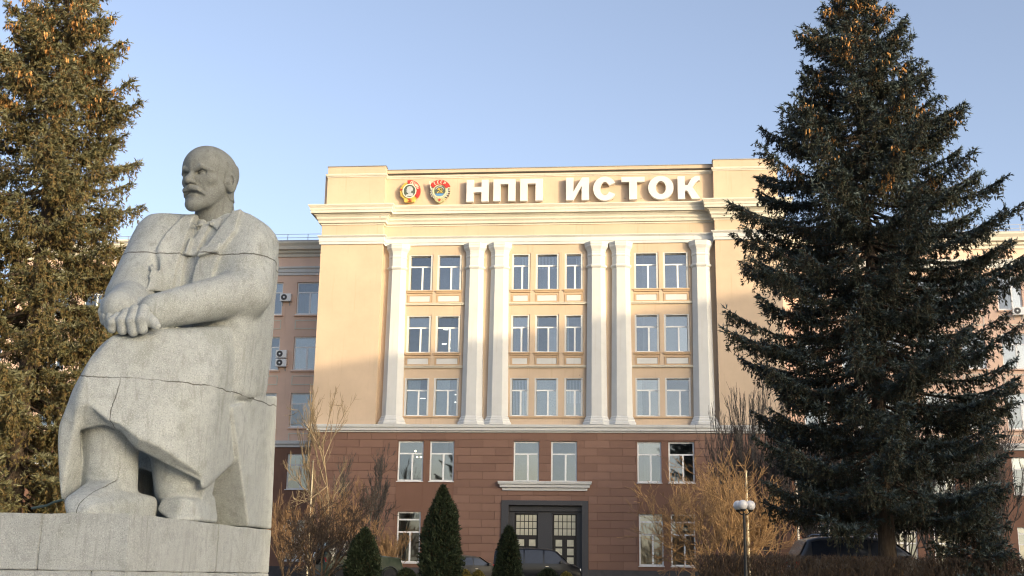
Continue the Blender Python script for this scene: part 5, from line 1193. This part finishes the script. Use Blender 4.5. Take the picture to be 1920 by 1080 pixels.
# ------------------------------------------------------------------ cars
def paint(name, base):
    t = NT(name); n = t.noise(2.5, 4); c = t.ramp(n, [(.3, mul(base, .85)), (.75, mul(base, 1.25))]); t.set(base=c, rough=.32, spec=.35, coat=.25); return t.m
M_CARGLASS = simple('tinted_glass', (.026, .032, .048), .08, spec=.45); M_TYRE = simple('tyre_rubber', (.02, .02, .02), .85); M_RIM = simple('alloy_rim', (.45, .45, .46), .35, metal=.8); M_CHROME = simple('chrome', (.6, .6, .6), .15, metal=1.0); M_TRIM = simple('black_trim', (.02, .02, .021), .5)
M_HEADL = simple('headlamp_glass', (.75, .76, .78), .1); M_TAIL = simple('tail_lamp', (.45, .02, .03), .2); M_PLATE = simple('number_plate', (.7, .7, .68), .5)
def lamp_em(name, c, e):
    t = NT(name); t.set(base=c, em=c, ems=e, rough=.3); return t.m
def car(label, loc, rz, color, L_, Wh, top, belt, glass, wheels, wr=.33, bot=.22, tumble=.16, taillit=False, extra=None, group='cars parked before the building', rails=False, spare=False):
    """top: (x, z) outline of bonnet, screens and roof from rear to front; glass: (x0, x1) side windows"""
    r = empty('parked_car', loc, rz); tag(r, label, 'car', group); xs = np.linspace(-L_ / 2, L_ / 2, 49); tx, tz = [p[0] for p in top], [p[1] for p in top]; zmax = max(tz)
    zt = lambda x: float(np.interp(x, tx, tz))
    def hw(x, z):
        e = 1 - .16 * abs(2 * x / L_) ** 5; t = max(0.0, (z - belt) / (zmax - belt)); return Wh * e * (1 - tumble * t)
    def sect(x):
        T = zt(x); b = min(belt, T - .04); c = hw(x, T); m = (b + T) / 2; pts = [(0, bot), (hw(x, bot) * .90, bot), (hw(x, bot) * .97, bot + .14), (hw(x, b) * 1.0, (bot + b) / 2 + .06), (hw(x, b) * .985, b), (hw(x, m), m), (max(.05, c - .02), T - .07), (c - .12, T - .015), (c * .5, T + .012), (0, T + .018)]; return pts
    vs, fs = [], []; k = 10
    for x in xs:
        s = sect(x); vs += [(x, y, z) for y, z in s] + [(x, -y, z) for y, z in s]
    n = 2 * k
    for i in range(len(xs) - 1):
        a, b = i * n, (i + 1) * n
        for j in range(k - 1): fs += [(a + j, b + j, b + j + 1, a + j + 1), (a + k + j + 1, b + k + j + 1, b + k + j, a + k + j)]
        fs += [(a + k, b + k, b, a)]
    for a in (0, (len(xs) - 1) * n):
        for j in range(k - 1): fs.append((a + j, a + j + 1, a + k + j + 1, a + k + j))
    body = MB().add(vs, fs).build('body', paint('paint_' + label.split()[0] + str(int(L_ * 100)), color), r, smooth=True)
    bm = bmesh.new(); bm.from_mesh(body.data); bmesh.ops.remove_doubles(bm, verts=bm.verts, dist=1e-4); bmesh.ops.recalc_face_normals(bm, faces=bm.faces); bm.to_mesh(body.data); bm.free()
    for s in (-1, 1):                             # side windows follow the body's slope
        for x0, x1 in glass:
            g = MB(); q = np.linspace(x0, x1, 9); v = []; f_ = []
            for x in q:
                z0, z1 = belt + .03, max(belt + .05, zt(x) - .11); v += [(x, s * (hw(x, z0) + .008), z0), (x, s * (hw(x, (z0 + z1) / 2) + .010), (z0 + z1) / 2), (x, s * (hw(x, z1) + .006), z1)]
            for i in range(8):
                for j in (0, 1): f_.append((3 * i + j, 3 * i + 3 + j, 3 * i + 4 + j, 3 * i + 1 + j))
            g.add(v, f_).build('side_window', M_CARGLASS, r, smooth=True)
    # front and rear screens: the steep stretches of the outline above the belt
    for (xa, za), (xb, zb) in zip(top[:-1], top[1:]):
        if max(za, zb) > belt + .35 and abs(zb - za) > .3 and abs(zb - za) > .38 * abs(xb - xa):
            p = []; f_ = []
            for i, t in enumerate((.10, .5, .92) if za < zb else (.08, .5, .90)):
                x, z = xa + (xb - xa) * t, za + (zb - za) * t; sg = -1 if za < zb else 1
                for y in (-1, 0, 1): p.append((x + sg * .022, y * (hw(x, z) - .11), z + .022))
            f_ = [(3 * i + j, 3 * i + j + 1, 3 * i + j + 4, 3 * i + j + 3) for i in (0, 1) for j in (0, 1)]; MB().add(p, f_).build('windscreen' if za > zb else 'rear_window', M_CARGLASS, r)
    for x in wheels:
        for s in (-1, 1):
            w_ = MB().lathe([(wr * .62, -.11), (wr * .93, -.11), (wr, -.07), (wr, .07), (wr * .93, .11), (wr * .62, .11)], 22).build('tyre', M_TYRE, r); w_.rotation_euler = (math.pi / 2, 0, 0); w_.location = (x, s * (Wh - .10), wr)
            h = MB().lathe([(0, -.09), (wr * .62, -.105), (wr * .64, .105), (wr * .5, .10), (wr * .2, .08), (0, .09)], 18).build('rim', M_RIM, w_)
            ar = MB().tube([(x + (wr + .06) * math.cos(a), s * (Wh - .0), wr + (wr + .06) * math.sin(a)) for a in np.linspace(0, math.pi, 11)], .03, 5).build('wheel_arch', M_TRIM, r)
    f = L_ / 2; hb = zt(f - .25) - .16
    for s in (-1, 1):
        MB().box(f - .22, f - .03, s * Wh * .50, s * Wh * .80, hb - .13, hb + .03).build('headlight', M_HEADL, r, bevel=.03)
        MB().box(-f + .02, -f + .16, s * Wh * .55, s * Wh * .86, belt - .25, belt - .05).build('tail_light', lamp_em('lit_tail', (1, .12, .2), 2.2) if taillit and s < 0 else M_TAIL, r, bevel=.02)
        mx = glass[-1][1] - .05; MB().box(mx - .02, mx + .10, s * (Wh + .02), s * (Wh + .20), belt + .02, belt + .17).build('wing_mirror', M_TRIM, r, bevel=.03)
        MB().box(glass[-1][0] + .05, glass[-1][0] + .22, s * (hw(0, belt) + .0), s * (hw(0, belt) + .03), belt - .14, belt - .11).build('door_handle', M_CHROME, r)
        if rails: MB().tube([(-f * .70, s * Wh * .66, zmax - .02), (-f * .62, s * Wh * .68, zmax + .07), (f * .05, s * Wh * .68, zmax + .07), (f * .13, s * Wh * .66, zmax - .02)], .022, 6).build('roof_rail', M_CHROME, r)
    MB().box(f - .02, f + .05, -Wh * .86, Wh * .86, bot + .02, bot + .26).build('front_bumper', M_TRIM, r, bevel=.04); MB().box(-f - .05, -f + .02, -Wh * .86, Wh * .86, bot + .02, bot + .26).build('rear_bumper', M_TRIM, r, bevel=.04)
    MB().box(-f - .030, -f + .03, -.26, .26, belt - .30, belt - .18).build('number_plate', M_PLATE, r)
    if spare:
        w_ = MB().lathe([(.0, -.02), (.20, -.02), (.22, -.10), (.33, -.10), (.36, -.05), (.36, .06), (.33, .10), (.0, .10)], 22).build('spare_wheel', M_TYRE, r); w_.rotation_euler = (0, -math.pi / 2, 0); w_.location = (-f - .14, 0, 1.22)
        h = MB().lathe([(0, .10), (.19, .10), (.17, .13), (0, .14)], 16).build('rim', M_RIM, w_)
    return r
def stand(px, dist): f = onground(px, dist); return (f.x, f.y, f.z + .008)
car('black van with tinted side windows parked before the dark entrance', stand(1006, 68.5), .02, (.008, .009, .012), 4.95, .95, [(-2.475, .9), (-2.44, 1.35), (-2.36, 1.86), (-2.1, 1.96), (-.4, 1.99), (.72, 1.95), (1.0, 1.86), (1.72, 1.20), (2.25, 1.02), (2.42, .88), (2.475, .62)], 1.12, [(-2.25, -.78), (-.70, .30), (.40, 1.30)], (-1.55, 1.5))
car('dark saloon car with a glowing tail light half hidden by the tallest thuja', stand(871, 63), math.radians(42), (.02, .02, .022), 4.5, .86, [(-2.25, .75), (-2.2, .98), (-1.65, 1.05), (-1.0, 1.40), (-.2, 1.46), (.4, 1.40), (1.15, .98), (2.0, .86), (2.25, .6)], .93, [(-1.05, -.15), (-.08, .85)], (-1.35, 1.4), taillit=True)
car('dark grey estate car with silver roof rails behind the clipped hedge', stand(1627, 38.0), math.radians(2), (.055, .055, .06), 4.85, .93, [(-2.42, .75), (-2.38, 1.05), (-2.02, 1.70), (-1.7, 1.78), (-.2, 1.82), (.45, 1.76), (1.25, 1.18), (2.1, 1.02), (2.36, .86), (2.42, .6)], 1.08, [(-1.95, -1.2), (-1.12, -.22), (-.14, 1.0)], (-1.45, 1.5), wr=.37, rails=True)
car('old green off road car with spare wheel on its back, behind the broad thuja', stand(672, 57.5), math.radians(28), (.045, .060, .040), 3.9, .87, [(-1.95, .9), (-1.93, 1.3), (-1.86, 1.86), (-1.6, 1.95), (.2, 1.95), (.45, 1.88), (.75, 1.32), (1.8, 1.22), (1.95, .8)], 1.22, [(-1.7, -.7), (-.62, .42)], (-1.15, 1.25), wr=.37, tumble=.06, spare=True)

# ------------------------------------------------------------------ street lamp and posts
def street_lamp():
    ds = 31.6; f = onground(1399, ds); r = empty('street_lamp', f); tag(r, 'black post street lamp with three clear round globes', 'street lamp')
    H = at(1396, 962, ds)[2] - f.z; iron = simple('black_iron', (.012, .012, .013), .5)
    MB().lathe([(.11, -.05), (.11, .10), (.07, .14), (.055, .5), (.042, .9), (.036, H)], 12).build('pole', iron, r)
    t = NT('globe_glass'); t.set(base=(.86, .84, .85), rough=.2, trans=.25, spec=.6); gm = t.m
    for k in range(3):
        a = math.radians(12 + 120 * k); d = Vector((math.cos(a), math.sin(a), 0)) * .185
        MB().tube([(0, 0, H - .06), (d.x * .6, d.y * .6, H - .02), (d.x, d.y, H + .05)], .018, 6).build('arm', iron, r)
        MB().lathe([(.02, 0), (.065, .02), (.075, .07), (.06, .085)], 12, (d.x, d.y, H + .03)).build('cup', iron, r)
        MB().lathe([(.004, -.122)] + [(.132 * math.cos(q), .132 * math.sin(q)) for q in np.linspace(-1.4, 1.4, 13)] + [(.004, .122)], 20, (d.x, d.y, H + .20)).build('globe', gm, r, smooth=True)
street_lamp()
def thin_post(px0, y0, dist, label):
    f = onground(px0, dist); top = at(px0, y0, dist); r = empty('thin_post', f); tag(r, label, 'post', 'thin pale posts')
    m = simple('pale_galvanised', (.55, .47, .33), .5); h = top[2] - f.z
    MB().lathe([(.055, -.1), (.055, h * .5), (.04, h)], 8).build('shaft', m, r); MB().lathe([(.06, 0), (.06, .06), (.0, .09)], 8, (0, 0, h)).build('finial', m, r)
thin_post(576, 866, 70.8, 'thin pale post among the rust coloured bushes near the statue'); thin_post(1405, 886, 47.2, 'thin pale post rising behind the globe street lamp')
# cable trailing off the pedestal beside the shoe
p = [S(118, 937, .9), S(100, 942, 1.0), S(88, 948, 1.05), S(60, 953, 1.2)]
cb = MB().tube([(*(SORG + SE1 * q[0] + SE2 * q[1]).tolist()[:2], SORG[2] + q[2]) for q in p], .012, 6).build('cable', simple('green_cable', (.05, .075, .06), .6)); tag(cb, 'thin green cable lying beside the statue shoe', 'cable')
# pendant lamps lit inside a lower window
gl = lamp_em('warm_bulb', (1, .75, .42), 14.0)
for x, y in ((779, 846), (782, 857), (789, 857)):
    u, z = fac(x, y, .9); MB().lathe([(.004, -.05), (.05, -.02), (.05, .02), (.004, .05)], 10, (u - UC, .9, z - GZ)).build('lit_bulb', gl, inst)
